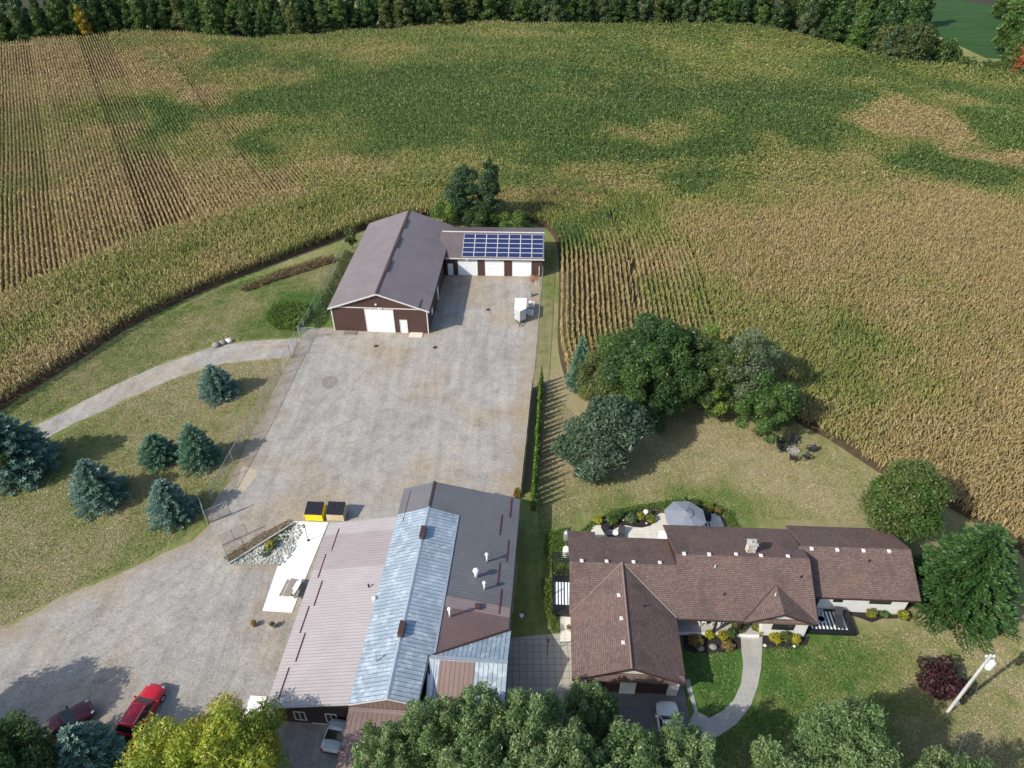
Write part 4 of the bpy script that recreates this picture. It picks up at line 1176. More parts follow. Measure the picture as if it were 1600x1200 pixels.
for i in range(7):
    for j in range(5):
        x0 = SX0+i*cwd; t0 = .12+j*rht
        fr = MB(); P8 = [onroof(a, b_, h) for h in (.05, .10) for a, b_ in ((x0+.01,t0+.01),(x0+cwd-.01,t0+.01),(x0+cwd-.01,t0+rht-.01),(x0+.01,t0+rht-.01))]
        fr.add(P8, [(0,3,2,1),(4,5,6,7),(0,1,5,4),(1,2,6,5),(2,3,7,6),(3,0,4,7)])
        f = fr.build('solar_panel', M['trim'], aroof)
        g = MB(); g.add([onroof(a, b_, .106) for a, b_ in ((x0+.06,t0+.06),(x0+cwd-.06,t0+.06),(x0+cwd-.06,t0+rht-.06),(x0+.06,t0+rht-.06))], [(0,1,2,3)])
        s_ = g.build('cells', M['solar'], f)

# ---------------------------------------------------------------- big metal roofed building
p = at(434, 1126); WH = bldg('workshop', (p.x, p.y, 0), 4.2, 'large workshop with galvanised, slate and pinkish metal roof slopes', 'workshop')
def rz(x): return 5.5-.267*(x-9.8) if x > 9.8 else (5.5-(9.8-x)*.42 if x > 6.7 else 4.198-(6.7-x)*.225)
w = MB()
w.box(0, 6.65, 0, 18.6, 0, 2.45)
w.wall([(0,0,2.45),(6.65,0,2.45),(6.65,0,3.98)], .2, (0,1,0)); w.wall([(0,18.6,2.45),(6.65,18.6,2.45),(6.65,18.6,3.98)], .2, (0,-1,0))
w.box(6.65, 18.1, 3.0, 22.2, 0, 3.05)
w.wall([(6.75,22.2,3.05),(18.1,22.2,3.05),(18.1,22.2,3.1),(9.8,22.2,5.35),(6.75,22.2,4.05)], .2, (0,-1,0))
w.box(12.7, 18.3, -.2, 3.0, 0, 2.9)
w.wall([(18.3,-.2,2.9),(18.3,7.5,2.9),(18.3,7.5,3.0),(18.3,3.75,4.7)], .15, (-1,0,0))
w.box(6.65, 12.7, 0.1, 3.0, 0, 3.3)
w.build('wall', M['dark_wall'], WH)
# gable of brown ribbed sheet over the porch
MB().wall([(6.7,-.06,3.3),(12.3,-.06,3.3),(12.3,-.06,4.7),(9.8,-.06,5.38),(6.7,-.06,4.08)], .12, (0,1,0)).build('gable', M['brown_rib_x'], WH)
rf = MB(); rf.slab([(-.4,-.35,rz(-.4)),(6.7,-.35,rz(6.7)),(6.7,18.8,rz(6.7)),(-.55,18.8,rz(-.55))], .1)
r1 = rf.build('lean_to_roof', M['lean_roof'], WH)
q = .02; MB().slab([(-.5,13.0,rz(-.5)+q),(6.68,13.0,rz(6.68)+q),(6.68,17.2,rz(6.68)+q),(-.53,17.2,rz(-.53)+q)], .015).build('roof_patch', M['lean_patch'], r1)
rf = MB(); rf.slab([(6.72,-.3,rz(6.72)),(9.8,-.3,5.5),(9.8,22.5,5.5),(6.55,22.5,rz(6.55)+.05)], .1)
rf.slab([(9.8,-.3,5.5),(12.15,-.3,rz(12.15)),(12.35,3.75,rz(12.35)),(18.5,7.7,rz(18.5)),(18.5,22.9,rz(18.5)),(9.8,22.5,5.5)], .1)
r2 = rf.build('main_roof', M['slate_roof'], WH)
g = MB(); g.slab([(6.6,-.33,rz(6.72)+.02),(9.78,-.33,5.53),(9.78,19.0,5.53),(6.6,19.0,rz(6.72)+.02)], .02)
g.slab([(9.82,-.33,5.52),(12.1,-.33,rz(12.1)+.03),(12.2,3.7,rz(12.2)+.03),(12.65,4.0,rz(12.65)+.03),(12.65,18.9,rz(12.65)+.03),(9.82,19.0,5.52)], .02)
g.build('galvanised_sheets', M['galv_roof'], r2)
MB().slab([(12.7,4.05,rz(12.7)+.02),(18.45,7.75,rz(18.45)+.02),(18.45,8.9,rz(18.45)+.02),(12.7,8.6,rz(12.7)+.02)], .015).build('brown_sheets', M['brown_roof'], r2)
MB().slab([(12.7,8.6,rz(12.7)+.024),(18.45,8.9,rz(18.45)+.024),(18.45,9.9,rz(18.45)+.024),(12.7,9.7,rz(12.7)+.024)], .015).build('pinkish_sheets', M['pink_roof'], r2)
c = MB(); c.slab([(9.62,-.36,5.47),(9.8,-.36,5.6),(9.8,19.1,5.6),(9.62,19.1,5.47)], .03); c.slab([(9.98,-.36,5.49),(9.8,-.36,5.6),(9.8,19.1,5.6),(9.98,19.1,5.49)], .03); c.build('ridge_cap', M['galv'], r2)
MB().box(9.7, 9.9, 19.1, 22.55, 5.46, 5.56).build('ridge_cap', M['dark_brown'], r2)
c = MB(); c.box(12.6,12.78,4.2,18.9,rz(12.7)+.01,rz(12.7)+.06); c.build('flashing', M['galv'], r2)
for y in (4.9, 15.1): MB().box(9.55,10.05,y,y+1.3,5.45,5.95).build('ridge_vent', M['dark_brown'], r2)
c = MB()
for sx, x1 in ((-1, 6.6), (1, 12.15)):
    c.wall([(9.8,-.37,5.56),(x1,-.37,rz(x1)+.05),(x1,-.37,rz(x1)-.1),(9.8,-.37,5.4)], .03, (0,1,0))
c.build('fascia', M['trim'], WH)
MB().box(-.42, 6.6, -.40, -.36, rz(-.4)-.15, rz(-.4)+.0).build('gutter', M['black'], WH) if False else None
# cross wing
kz = 4.86
c = MB(); c.slab([(12.2,3.75,kz),(18.7,3.75,kz),(18.7,7.7,3.16)], .1); c.slab([(18.7,3.75,kz),(12.2,3.75,kz),(12.55,-.7,2.95),(18.7,-.7,2.95)], .1)
r3 = c.build('wing_roof', M['galv_roof_x'], WH)
def sth(x, y, h): return (x, y, kz-(3.75-y)*(kz-2.95)/4.45+h)
MB().slab([sth(13.2,3.55,.02),sth(16.1,3.55,.02),sth(16.1,-.72,.02),sth(13.2,-.72,.02)], .015).build('brown_sheets', M['brown_rib_x'], r3)
c = MB(); c.box(12.3,18.72,3.6,3.9,kz-.06,kz+.05); c.slab([sth(12.32,3.6,.04),sth(12.75,3.6,.04),sth(13.0,-.72,.04),sth(12.55,-.72,.04)], .03); c.build('ridge_cap', M['galv'], r3)
c = MB(); c.path([(12.2,3.75,kz+.02),(18.6,7.72,3.28)], .09, 5); c.path([(12.2,3.72,kz+.02),(12.5,2.5,kz-.45)], .07, 5); c.build('valley_flashing', M['dark_brown'], r3)
# long porch roof towards the street
c = MB(); c.slab([(6.5,-.42,3.35),(12.4,-.42,3.35),(12.4,-10.5,2.3),(6.5,-10.5,2.3)], .08); r4 = c.build('porch_roof', M['brown_rib_x'], WH)
c = MB(); c.box(6.5,12.4,-.42,-.1,3.3,3.42); c.build('flashing', M['pink_roof'], r4)
c = MB()
for x in (6.7, 12.2):
    for y in (-3.2, -6.8, -10.2): c.box(x-.07, x+.07, y-.07, y+.07, 0, 2.4+(10.5+y)*.1)
c.build('porch_posts', M['dark_brown'], WH)
def window(parent, x0, x1, z0, z1, y=-.05, mull=1, fm='white_paint', axis='x', t=.05):
    """window in a wall facing -y (axis x) or +x (axis y; then y is the wall's x)"""
    f = MB(); g = MB()
    def bx(a0, a1, b0, b1, d0, d1, mb):
        if axis == 'x': mb.box(a0, a1, y+d0, y+d1, b0, b1)
        else: mb.box(y-d1, y-d0, a0, a1, b0, b1)
    e = .07
    bx(x0-e, x0, z0-e, z1+e, 0, t, f); bx(x1, x1+e, z0-e, z1+e, 0, t, f); bx(x0, x1, z1, z1+e, 0, t, f); bx(x0, x1, z0-e, z0, 0, t, f)
    for i in range(mull): 
        xm = x0+(x1-x0)*(i+1)/(mull+1); bx(xm-.03, xm+.03, z0, z1, .004, t, f)
    o = f.build('window', M[fm], parent)
    bx(x0, x1, z0, z1, .02, t-.005, g); g.build('pane', M['glass'], o)
    return o
window(WH, 1.7, 2.5, .55, 1.75); window(WH, 4.3, 5.1, .55, 1.75)
MB().box(2.9, 6.6, -.03, 0, .0, .12).build('skirting', M['trim'], WH)
# snow guards
for i, (x, y0) in enumerate(((0.75, 15.2), (0.3, 12.1), (0.85, 9.0), (0.4, 6.3), (0.9, 3.6), (0.5, .4))):
    MB().box(x-.03, x+.03, y0, y0+2.7, rz(x)+.02, rz(x)+.08).build('snow_guard', M['red_bar'], r1)
for x, y0 in ((17.6, 20.1), (16.8, 17.6), (17.7, 14.7), (17.1, 11.8), (17.5, 9.0)):
    MB().box(x-.03, x+.03, y0, y0+2.6, rz(x)+.03, rz(x)+.09).build('snow_guard', M['red_bar'], r2)
MB().box(7.32, 7.38, 17.9, 22.0, rz(7.35)+.03, rz(7.35)+.09).build('snow_guard', M['red_bar'], r2)
def stack_pipe(parent, px, py, z, h=1.0, r=.09, cap=.19, m='pipe_white'):
    q_ = at(px, py, z); a = R(4.2); dx, dy = q_.x-WH.location.x, q_.y-WH.location.y
    lx, ly = dx*math.cos(a)-dy*math.sin(a), dx*math.sin(a)+dy*math.cos(a)
    zz = rz(lx)
    b = MB(); b.tube((lx, ly, zz-.05), (lx, ly, zz+h), r, r, 10); b.lathe([(cap*.5,h-.15),(cap,h-.02),(cap*.9,h+.12),(cap*.35,h+.22)], (lx, ly, zz), 12)
    b.build('vent_pipe', M[m], parent, smooth=True)
stack_pipe(r2, 761, 877, 3.9, 1.0); stack_pipe(r2, 744, 900, 4.2, .9, .16, .3); stack_pipe(r2, 757, 918, 4.1, .9); stack_pipe(r2, 703, 962, 4.7, 1.1)
stack_pipe(r2, 588, 1033, 4.9, .8, .07, .1, 'galv'); stack_pipe(r1, 577, 921, 3.6, .3, .07, .08, 'black'); stack_pipe(r1, 586, 940, 3.8, .15, .2, .22)
MB().box(15.4, 15.9, 9.0, 9.5, rz(15.6), rz(15.6)+.25).build('roof_box', M['dark_brown'], r2)

# ---------------------------------------------------------------- bungalow
p = Vector((5.75, 31.55, 0)); HS = bldg('bungalow', p, 2.6, 'sprawling white walled bungalow under a brown shingle roof with gabled wings', 'house')
def hw(x, y, z=0): return HS.matrix_basis @ Vector((x, y, z))
def hl(v):
    a = R(2.6); dx, dy = v.x-p.x, v.y-p.y
    return dx*math.cos(a)-dy*math.sin(a), dx*math.sin(a)+dy*math.cos(a)
e0 = 2.75
yf = 5.25; kf = .51
def zf(y): return e0+kf*(y-yf)
w = MB()
w.box(-.2, .35, -.3, 5.8, 0, 2.62); w.box(-.2, 8.2, 5.8, 13.5, 0, 2.62); w.box(-.2, 1.4, 13.5, 14.3, 0, 2.3)
w.box(7.75, 8.2, -.3, 5.8, 0, 2.62); w.box(8.2, 20.35, 7.5, 15.2, 0, 2.62); w.box(16.4, 20.45, 5.6, 7.5, 0, 2.62)
wr_ = MB(); wr_.box(20.9, 30.3, 8.45, 15.8, 0, 2.62); wr_.wall([(30.3,8.45,2.62),(30.3,15.8,2.62),(30.3,12.1,4.55)], .12, (-1,0,0)); wr_.build('wall', M['siding'], HS)
# garage front piers and header
w.box(-.2, .5, -.5, -.3, 0, 2.62); w.box(3.35, 4.65, -.5, -.3, 0, 2.62); w.box(7.35, 8.2, -.5, -.3, 0, 2.62); w.box(.5, 3.35, -.5, -.3, 2.3, 2.62); w.box(4.65, 7.35, -.5, -.3, 2.3, 2.62)
w.wall([(-.3,-.4,2.62),(8.2,-.4,2.62),(3.9,-.4,4.55)], .12, (0,1,0))
MB().wall([(15.1,5.36,2.62),(20.3,5.36,2.62),(17.65,5.36,4.0)], .12, (0,1,0)).build('gable', M['siding'], HS)
w.wall([(20.78,5.5,2.62),(20.78,15.6,2.62),(20.78,10.2,5.2)], .12, (-1,0,0))
w.wall([(-.2,5.8,2.62),(-.2,13.5,2.62),(-.2,9.3,4.7)], .12, (1,0,0))
w.build('wall', M['siding'], HS)
th = .16
rr_ = MB()
# main left
rr_.slab([(-.9,9.3,4.84),(8.85,9.3,4.84),(8.85,14.05,2.77),(1.85,14.05,2.77),(1.85,14.95,2.38),(-.9,14.95,2.38)], th)
rr_.slab([(-.9,5.2,zf(5.2)),(8.85,5.2,zf(5.2)),(8.85,9.3,4.84),(-.9,9.3,4.84)], th)
# middle
rr_.slab([(8.85,10.25,5.3),(20.95,10.25,5.3),(20.95,15.85,2.77),(8.65,15.85,2.77)], th)
rr_.slab([(8.853,5.2,zf(5.2)),(20.95,5.2,zf(5.2)),(20.95,10.25,5.3),(8.853,10.25,5.3)], th)
# right wing
kr = .485
rr_.slab([(20.6,12.15,4.78),(30.9,12.15,4.78),(30.9,8.0,4.78-kr*4.15),(20.6,8.0,4.78-kr*4.15)], th)
rr_.slab([(20.6,12.15,4.78),(30.9,12.15,4.78),(30.9,16.35,4.78-kr*4.2),(20.953,16.35,4.78-kr*4.2),(20.953,12.15,4.78)], th)
ro = rr_.build('roof', M['shx'], HS)
# garage wing and small gable (shingle courses run the other way)
gz = 4.86; kg = (gz-2.75)/4.68; h0 = .02
yv = yf+(gz-e0)/kf
rg = MB()
rg.slab([(3.9,-1.0,gz+h0),(3.9,yv,gz+h0),(-.78,yf,2.75+h0),(-.78,-1.0,2.75+h0)], th)
rg.slab([(3.9,-1.0,gz+h0),(3.9,yv,gz+h0),(8.58,yf,2.75+h0),(8.58,-1.0,2.75+h0)], th)
sgz = 4.18; ysv = yf+(sgz-e0)/kf
rg.build('wing_roof', M['shy'], HS)
rg = MB()
rg.slab([(17.65,5.0,sgz+h0),(17.65,ysv,sgz+h0),(14.55,yf,e0+h0),(14.55,5.0,e0+h0)], th)
rg.slab([(17.65,5.0,sgz+h0),(17.65,ysv,sgz+h0),(20.75,yf,e0+h0),(20.75,5.0,e0+h0)], th)
rg.build('gable_roof', M['shy'], HS)
MB().wall([(8.9,9.3,2.62),(8.9,15.7,2.62),(8.9,10.2,5.2)], .12, (1,0,0)).build('end_wall', M['dark_brown'], HS)
# pent strips under both gables
MB().slab([(-.6,-.42,3.1),(8.4,-.42,3.1),(8.5,-.95,2.74),(-.7,-.95,2.74)], .1).build('pent_roof', M['shx'], HS); MB().slab([(15.0,5.34,3.05),(20.4,5.34,3.05),(20.6,5.06,2.74),(14.7,5.06,2.74)], .1).build('pent_roof', M['shx'], HS)
fa = MB()
for (xa, za, xb, zb, y) in ((3.9,gz,-.8,2.75,-1.0),(3.9,gz,8.6,2.75,-1.0),(17.65,sgz,14.53,e0,5.0),(17.65,sgz,20.77,e0,5.0)):
    fa = MB()
    fa.wall([(xa,y-.03,za+.04),(xb,y-.03,zb+.04),(xb,y-.03,zb-.16),(xa,y-.03,za-.16)], .028, (0,1,0))
    fa.build('bargeboard', M['dark_brown'], HS)
fa = MB(); fa.wall([(20.98,5.15,zf(5.15)),(20.98,10.25,5.32),(20.98,15.9,2.76),(20.98,15.9,2.56),(20.98,10.25,5.1),(20.98,5.15,zf(5.15)-.2)], .028, (-1,0,0)); fa.build('bargeboard', M['dark_brown'], HS); fa = MB()
fa.wall([(30.93,7.95,2.74),(30.93,12.15,4.8),(30.93,16.4,2.72),(30.93,16.4,2.5),(30.93,12.15,4.58),(30.93,7.95,2.54)], .028, (-1,0,0))
fa.build('bargeboard', M['dark_brown'], HS)
MB().box(8.86,14.5,5.10,5.17,2.55,2.70).build('gutter', M['dark_brown'], HS); MB().box(20.98,30.9,7.9,7.97,2.58,2.74).build('gutter', M['dark_brown'], HS)
rv = MB(); rv.path([(3.9,-1.02,gz+.06),(3.9,yv,gz+.06)], .07, 6); 
rv.build('ridge_cap', plain('ridge_shingle', (0.24,0.15,0.125), .9, scale=8), ro)
vf = MB(); vf.path([(3.9,yv+.03,gz+.0),(8.6,yf,2.80)], .07, 5); vf.path([(3.9,yv+.03,gz),(-.78,yf,2.80)], .07, 5); vg = MB(); vg.path([(17.65,ysv,sgz),(14.55,yf,e0+.05)], .055, 5); vg.path([(17.65,ysv,sgz),(20.75,yf,e0+.05)], .055, 5); vg.build('valley_flashing', M['dark_brown'], ro)
vf.build('valley_flashing', plain('valley_metal', (0.22,0.17,0.16), .6), ro)
def roofz(x, y):
    if x < 8.85:
        z = min(zf(y), 4.84-.436*(y-9.3)) if y > 5.2 else -9
        zg = gz-kg*abs(x-3.9) if (y < yv and -.78 < x < 8.58) else -9
        return max(z, zg)
    if x < 20.95: 
        z = min(zf(y), 5.3-.452*(y-10.25)); zg = sgz-.43*abs(x-17.65) if y < ysv and 14.55 < x < 20.7 else -9
        return max(z, zg)
    return 4.78-kr*abs(y-12.15)
def on_house(px, py):
    z = 4.5
    for _ in range(8):
        lx, ly = hl(at(px, py, z)); z = roofz(lx, ly)
    return lx, ly, z
for px, py in ((909,877),(948,878),(990,879),(1031,880),(1069,866),(1108,867),(1150,867),(1189,869),(1231,870),(1268,858),(1308,860),(1349,861),(1389,862),(967,931),(971,967),(974,1005)):
    lx, ly, z = on_house(px, py)
    b = MB(); b.box(lx-.14, lx+.14, ly-.14, ly+.14, z-.1, z+.12); b.add([(lx-.17,ly-.17,z+.12),(lx+.17,ly-.17,z+.12),(lx+.17,ly+.17,z+.12),(lx-.17,ly+.17,z+.12),(lx-.11,ly-.11,z+.2),(lx+.11,ly-.11,z+.2),(lx+.11,ly+.11,z+.2),(lx-.11,ly+.11,z+.2)], [(0,3,2,1),(4,5,6,7),(0,1,5,4),(1,2,6,5),(2,3,7,6),(3,0,4,7)])
    b.build('roof_vent', M['trim'], ro)
for px, py in ((1006,948),(1131,930),(1117,887),(1251,903),(1357,878),(1211,931)):
    lx, ly, z = on_house(px, py); MB().tube((lx,ly,z-.05),(lx,ly,z+.35),.05,.05,8).build('plumbing_pipe', M['pipe_white' if px in (1117,1211) else 'black'], ro)
lx, ly, z = on_house(1172, 861)
def stonemat():
    b = NB('pale_chimney_stone'); v = b.new('ShaderNodeTexVoronoi'); v.inputs['Scale'].default_value = 4.5; b.l.new(b.coord(), v.inputs['Vector'])
    n = b.noise(3, 4); b.color(b.mix(b.math('LESS_THAN', v.outputs['Distance'], .0), b.ramp(v.outputs['Color'], [(0.1,(0.30,0.26,0.22)),(0.5,(0.55,0.50,0.43)),(0.9,(0.68,0.66,0.62))]), (0.2,0.2,0.2)))
    b.bump(v.outputs['Distance'], .8, .05); return b.set(.9)
M['stone'] = stonemat()
b = MB(); b.box(lx-.38, lx+.38, ly-.32, ly+.32, z-.4, z+1.15); ch = b.build('chimney', M['stone'], ro)
b = MB(); b.box(lx-.46, lx+.46, ly-.4, ly+.4, z+1.15, z+1.25); b.tube((lx-.12,ly,z+1.25),(lx-.12,ly,z+1.5),.12,.12,8); b.box(lx+.1,lx+.3,ly-.15,ly+.15,z+1.25,z+1.42); b.build('chimney_cap', M['conc_dull'], ch)
# garage doors, windows, entry
door_unit(HS, .52, 3.33, 2.28, y=-.38, m=M['dark_brown'], frame=False); door_unit(HS, 4.67, 7.33, 2.28, y=-.38, m=M['dark_brown'], frame=False)
window(HS, 17.4, 19.2, 1.1, 2.05, y=5.55, fm='black'); window(HS, 23.6, 24.3, 1.55, 2.25, y=8.40, fm='black'); window(HS, 26.9, 28.7, 1.5, 2.25, y=8.40, fm='black')
window(HS, 9.6, 12.6, .9, 2.3, y=7.45, fm='black', mull=2); dr = MB().box(14.2, 15.2, 7.44, 7.5, .36, 2.35).build('front_door', M['black'], HS)
window(HS, 21.2, 22.2, .5, 2.2, y=8.40, fm='black', mull=0)
for x, y in ((4.0, -.52), (7.75, -.52)): MB().box(x-.08, x+.08, y-.1, y, 2.0, 2.3).build('wall_lamp', M['black'], HS)
# front porch slab with posts
b = MB(); b.box(8.3, 16.38, 5.4, 7.48, 0, .33); pch = b.build('porch', M['conc_dull'], HS)
MB().box(8.3, 16.38, 5.3, 5.4, 0, .36).build('porch_edge', M['white_paint'], pch)
for x in (12.3, 14.4): MB().box(x-.09, x+.09, 5.45, 5.63, .33, 2.6).build('porch_post', M['black'], pch)
# side deck at the west end with black railing
DK = empty('side_deck', hw(-.2, 9.3), R(-2.6), 'small black railed deck with a striped rug at the garage end of the bungalow', 'deck')
MB().box(-2.1, -.0, -2.6, 1.7, 0, .45).build('deck_floor', M['black'], DK)
MB().box(-1.9, -.1, -1.6, .9, .45, .465).build('rug', stripes('blue_white_stripes', (0.08,0.09,0.11), (0.72,0.78,0.84), 0.30, 0.6, 0), DK)
b = MB()
for z in (.7, .95, 1.2, 1.42): b.box(-2.12, -2.06, -2.6, 1.7, z, z+.04); b.box(-2.06, 0, 1.66, 1.72, z, z+.04)
for x, y in ((-2.09,-2.6),(-2.09,-.5),(-2.09,1.69),(-1.0,1.69)): b.box(x-.05, x+.05, y-.05, y+.05, .45, 1.5)
b.build('railing', M['black'], DK)
b = MB()
for k in range(6): b.box(-2.2, 0, 1.9+k*.22, 1.96+k*.22, 2.15, 2.25)
for x in (-2.1, -.2): b.box(x-.05, x+.05, 1.9, 3.05, 2.05, 2.15)
for x, y in ((-2.1,1.95),(-2.1,3.0)): b.box(x-.05, x+.05, y-.05, y+.05, 0, 2.05)
b.build('pergola', M['black'], DK)
# east deck, striped
ED = empty('front_deck', hw(20.95, 5.9), R(-2.6), 'black deck with a black and white striped rug beside the white wall', 'deck')
MB().box(0, 4.3, 0, 2.45, 0, .40).build('deck_floor', M['black'], ED)
MB().box(.25, 3.7, .35, 2.2, .40, .416).build('rug', M['stripes'], ED)
MB().lathe([(.42,0),(.42,.012),(.3,.013),(.3,0)], (1.5,1.4,.418), 24).build('rug_ring', plain('ring_blue', (0.35,0.5,0.58)), ED)
MB().box(.05, 1.9, 2.0, 2.45, .405, .5).build('step', M['conc_dull'], ED)
def lounge(loc, rz0, label, dark=True):
    t = empty('lounge_chair', loc, rz0, label, 'lounge chair')
    b = MB(); b.box(-.35,.35,-.9,.45,.28,.36); b.add([(-.35,.45,.30),(.35,.45,.30),(.35,1.0,.78),(-.35,1.0,.78),(-.35,.45,.38),(.35,.45,.38),(.35,1.0,.86),(-.35,1.0,.86)], [(0,3,2,1),(4,5,6,7),(0,1,5,4),(1,2,6,5),(2,3,7,6),(3,0,4,7)])
    b.build('seat', M['canvas_dark'], t)
    for x in (-.32, .32):
        for y in (-.8, .4): MB().tube((x,y,0),(x,y,.28),.025).build('leg', M['galv'], t)
    return t
M['canvas_dark'] = plain('charcoal_canvas', (0.035,0.037,0.042), .8)
M['canvas_grey'] = plain('slate_canvas', (0.20,0.225,0.265), .85, var=.08)
q_ = hw(23.9, 7.1); lounge((q_.x, q_.y, .416), R(-12), 'dark lounge chair on the striped rug of the front deck')

# ---------------------------------------------------------------- paving, beds, pads
ZP = .03
sheet('concrete_pad', pxs([(459,815),(513,817),(484,888),(456,958),(410,955),(433,888)]), .06, M['concrete'], 2)
sheet('paver_yard', pxs([(797,997),(845,992),(875,990),(875,1005),(893,1003),(897,1062),(880,1110),(905,1220),(760,1240),(790,1100)]), .02, M['paver'], 2)
sheet('side_path', pxs([(875,957),(896,957),(897,1002),(875,1003)]), .032, M['cream'], 2)
sheet('driveway', pxs([(900,1062),(1066,1064),(1085,1160),(1120,1260),(860,1260),(895,1110)]), .024, M['asphalt'], 2)
wk = WALK
sheet('stone_path', pxs(wk), .04, M['walk'], 2)
sheet('back_patio', pxs([(915,860),(922,828),(928,821),(938,821),(947,826),(957,829),(966,824),(978,821),(990,824),(1003,825),(1016,822),(1025,815),(1025,806),(1033,802),(1045,803),(1062,806),(1090,800),(1110,802),(1125,807),(1131,822),(1133,850)]), .05, M['cream'], 2)
sheet('garden_bed', pxs([(918,832),(925,817),(940,808),(965,803),(990,798),(1015,794),(1040,790),(1065,786),(1100,788),(1122,797),(1134,812),(1138,830),(1130,840),(920,850)]), .025, M['mulch'], 2, .08)
sheet('front_bed', pxs([(1066,990),(1158,991),(1160,1012),(1146,1017),(1120,1022),(1090,1021),(1070,1017)]), .025, M['mulch'], 2, .06)
sheet('front_bed', pxs([(1190,989),(1266,994),(1262,1006),(1250,1013),(1232,1017),(1192,1013)]), .025, M['mulch'], 2, .06)
sheet('side_bed', pxs([(1322,956),(1426,962),(1421,971),(1405,966),(1380,966),(1362,973),(1345,966),(1325,960)]), .025, M['mulch'], 2, .06)
# rock garden
rk = pxs([(461,820),(476,820),(455,870),(440,884),(360,883),(400,858)])
sheet('rock_bed', rk, .05, plain('crushed_stone', (0.34,0.33,0.30), .9, var=.4, scale=6), 1, .1)
sheet('rubble_bank', pxs([(452,812),(461,818),(360,882),(352,872),(372,858)]), .04, M['gravel'], 1, .15)
r = np.random.default_rng(8); st = MB(); P_ = [(v.x, v.y) for v in rk]; cnt = 0
xs = [q[0] for q in P_]; ys = [q[1] for q in P_]
while cnt < 620:
    a, c_ = r.uniform(min(xs), max(xs)), r.uniform(min(ys), max(ys))
    if inpoly(np.array([a]), np.array([c_]), P_)[0]:
        s = r.uniform(.06, .16); st.ball((a, c_, .05+s*.3), s, s*r.uniform(.7,1.2), s*.7, 6, 4, .2); cnt += 1
tag(st.build('white_rocks', plain('white_rocks', (0.40,0.41,0.37), .9, var=.5, scale=1.2)), 'loose white and grey rocks covering the wedge shaped garden beside the concrete pad', 'rocks', kind='stuff')
b = MB(); q0, q1 = at(461,818), at(358,883); b.wall([(q0.x,q0.y,0),(q1.x,q1.y,0),(q1.x,q1.y,.35),(q0.x,q0.y,.35)], .15, (1,-.6,0))
tag(b.build('low_wall', M['conc_dull']), 'low pale edging wall along the wedge shaped rock garden', 'wall')
b = MB(); q0, q1 = at(360,884), at(437,885); b.wall([(q0.x,q0.y,0),(q1.x,q1.y,0),(q1.x,q1.y,.2),(q0.x,q0.y,.2)], .12, (0,1,0))
tag(b.build('edging', M['wood']), 'low dark edging on the lot side of the wedge shaped rock garden', 'edging')
scatter_leaf('dry_weeds', pxs([(452,812),(461,818),(360,882),(350,872),(372,856),(400,838),(425,826)]), 2500, .25, .12, [(0.22,0.15,0.09),(0.30,0.23,0.13),(0.14,0.13,0.06)], 'dry brown weeds on the bank above the rock garden wall', 'weeds', 22)
scatter_leaf('ground_cover', pxs([(446,822),(458,822),(450,845),(430,850),(420,872),(405,870),(425,840)]), 4000, .25, .12, GREY+GRN+LIME, 'pale green ground cover creeping over the upper rock garden', 'plants', 12)

def shrub(px, py, wpx, h, pal, label, seed, cat='shrub', name='garden_shrub', group=None, dens=120, size=.1, z=0.0):
    q_ = at(px, py, z); Rr = wpx/2/ppm(px, py, .4)
    rt = empty(name, (q_.x, q_.y, z), 0, label, cat, group); rr0 = random.Random(seed)
    bl = [(0,0,h*.55,Rr*.8,Rr*.8,h*.5)]+[(math.cos(k*2.4)*Rr*.5, math.sin(k*2.4)*Rr*.5, h*(.4+.12*rr0.random()), Rr*.5, Rr*.5, h*.4) for k in range(6)]
    V, F, C = crown_data(bl, dens, size, pal, seed); np_mesh('foliage', V, F, M['leaf'], tint=C, parent=rt)
    MB().tube((0,0,-.05),(0,0,h*.5),.04,.02,6).build('stem', M['bark'], rt)
    return rt
GOLD = [(0.33,0.33,0.02),(0.26,0.28,0.02),(0.40,0.36,0.04)]
RUST = [(0.25,0.17,0.06),(0.18,0.17,0.05),(0.30,0.20,0.08)]
shrub(424, 856, 16, .9, OLV+GOLD, 'single olive bush standing in the rock garden', 301)
GF = 'shrubs in the front flower beds'
for i, (px, py, wp, h, pl, lb) in enumerate([
 (1086,1005,24,.8,OLV+RUST,'dull brownish shrub in the shaded end of the front bed by the garage wing'),
 (1108,994,16,.7,GOLD,'yellow shrub at the porch edge, furthest left of the golden ones'),
 (1128,996,17,.7,GOLD,'yellow shrub at the porch edge beside a green conical bush'),
 (1142,994,16,1.1,DKG+GRN,'green upright bush beside the porch step, left of the path'),
 (1137,1011,20,.6,RUST,'tawny ornamental grass at the front of the bed left of the path'),
 (1152,984,22,1.2,RUST+OLV,'tall rusty plant beside the porch step'),
 (1184,984,24,.9,GOLD+OLV,'yellow green shrub right of the porch step against the white wall'),
 (1210,1000,20,.8,GOLD,'golden shrub under the window, left of the round green one'),
 (1226,998,21,1.0,DKG+OLV,'round green shrub in the middle under the front window'),
 (1241,1002,17,.8,GOLD,'golden shrub right of the round green one, at the bed corner')]):
    shrub(px, py, wp, h, pl, lb, 310+i, group=GF)
GS2 = 'shrubs along the white side wing'
for i, (px, py, wp, h, pl, lb) in enumerate([(1360,962,16,.9,GOLD+OLV,'yellow green shrub below the small window of the white side wing'),(1371,957,12,.5,GREY,'small grey shrub against the white side wing'),(1380,961,15,.5,GRN,'low green plant between two yellow shrubs by the side wing'),(1409,965,17,.9,GOLD+OLV,'yellow green shrub at the far corner of the white side wing')]):
    shrub(px, py, wp, h, pl, lb, 330+i, group=GS2)
GBK = 'plants of the bed behind the bungalow'
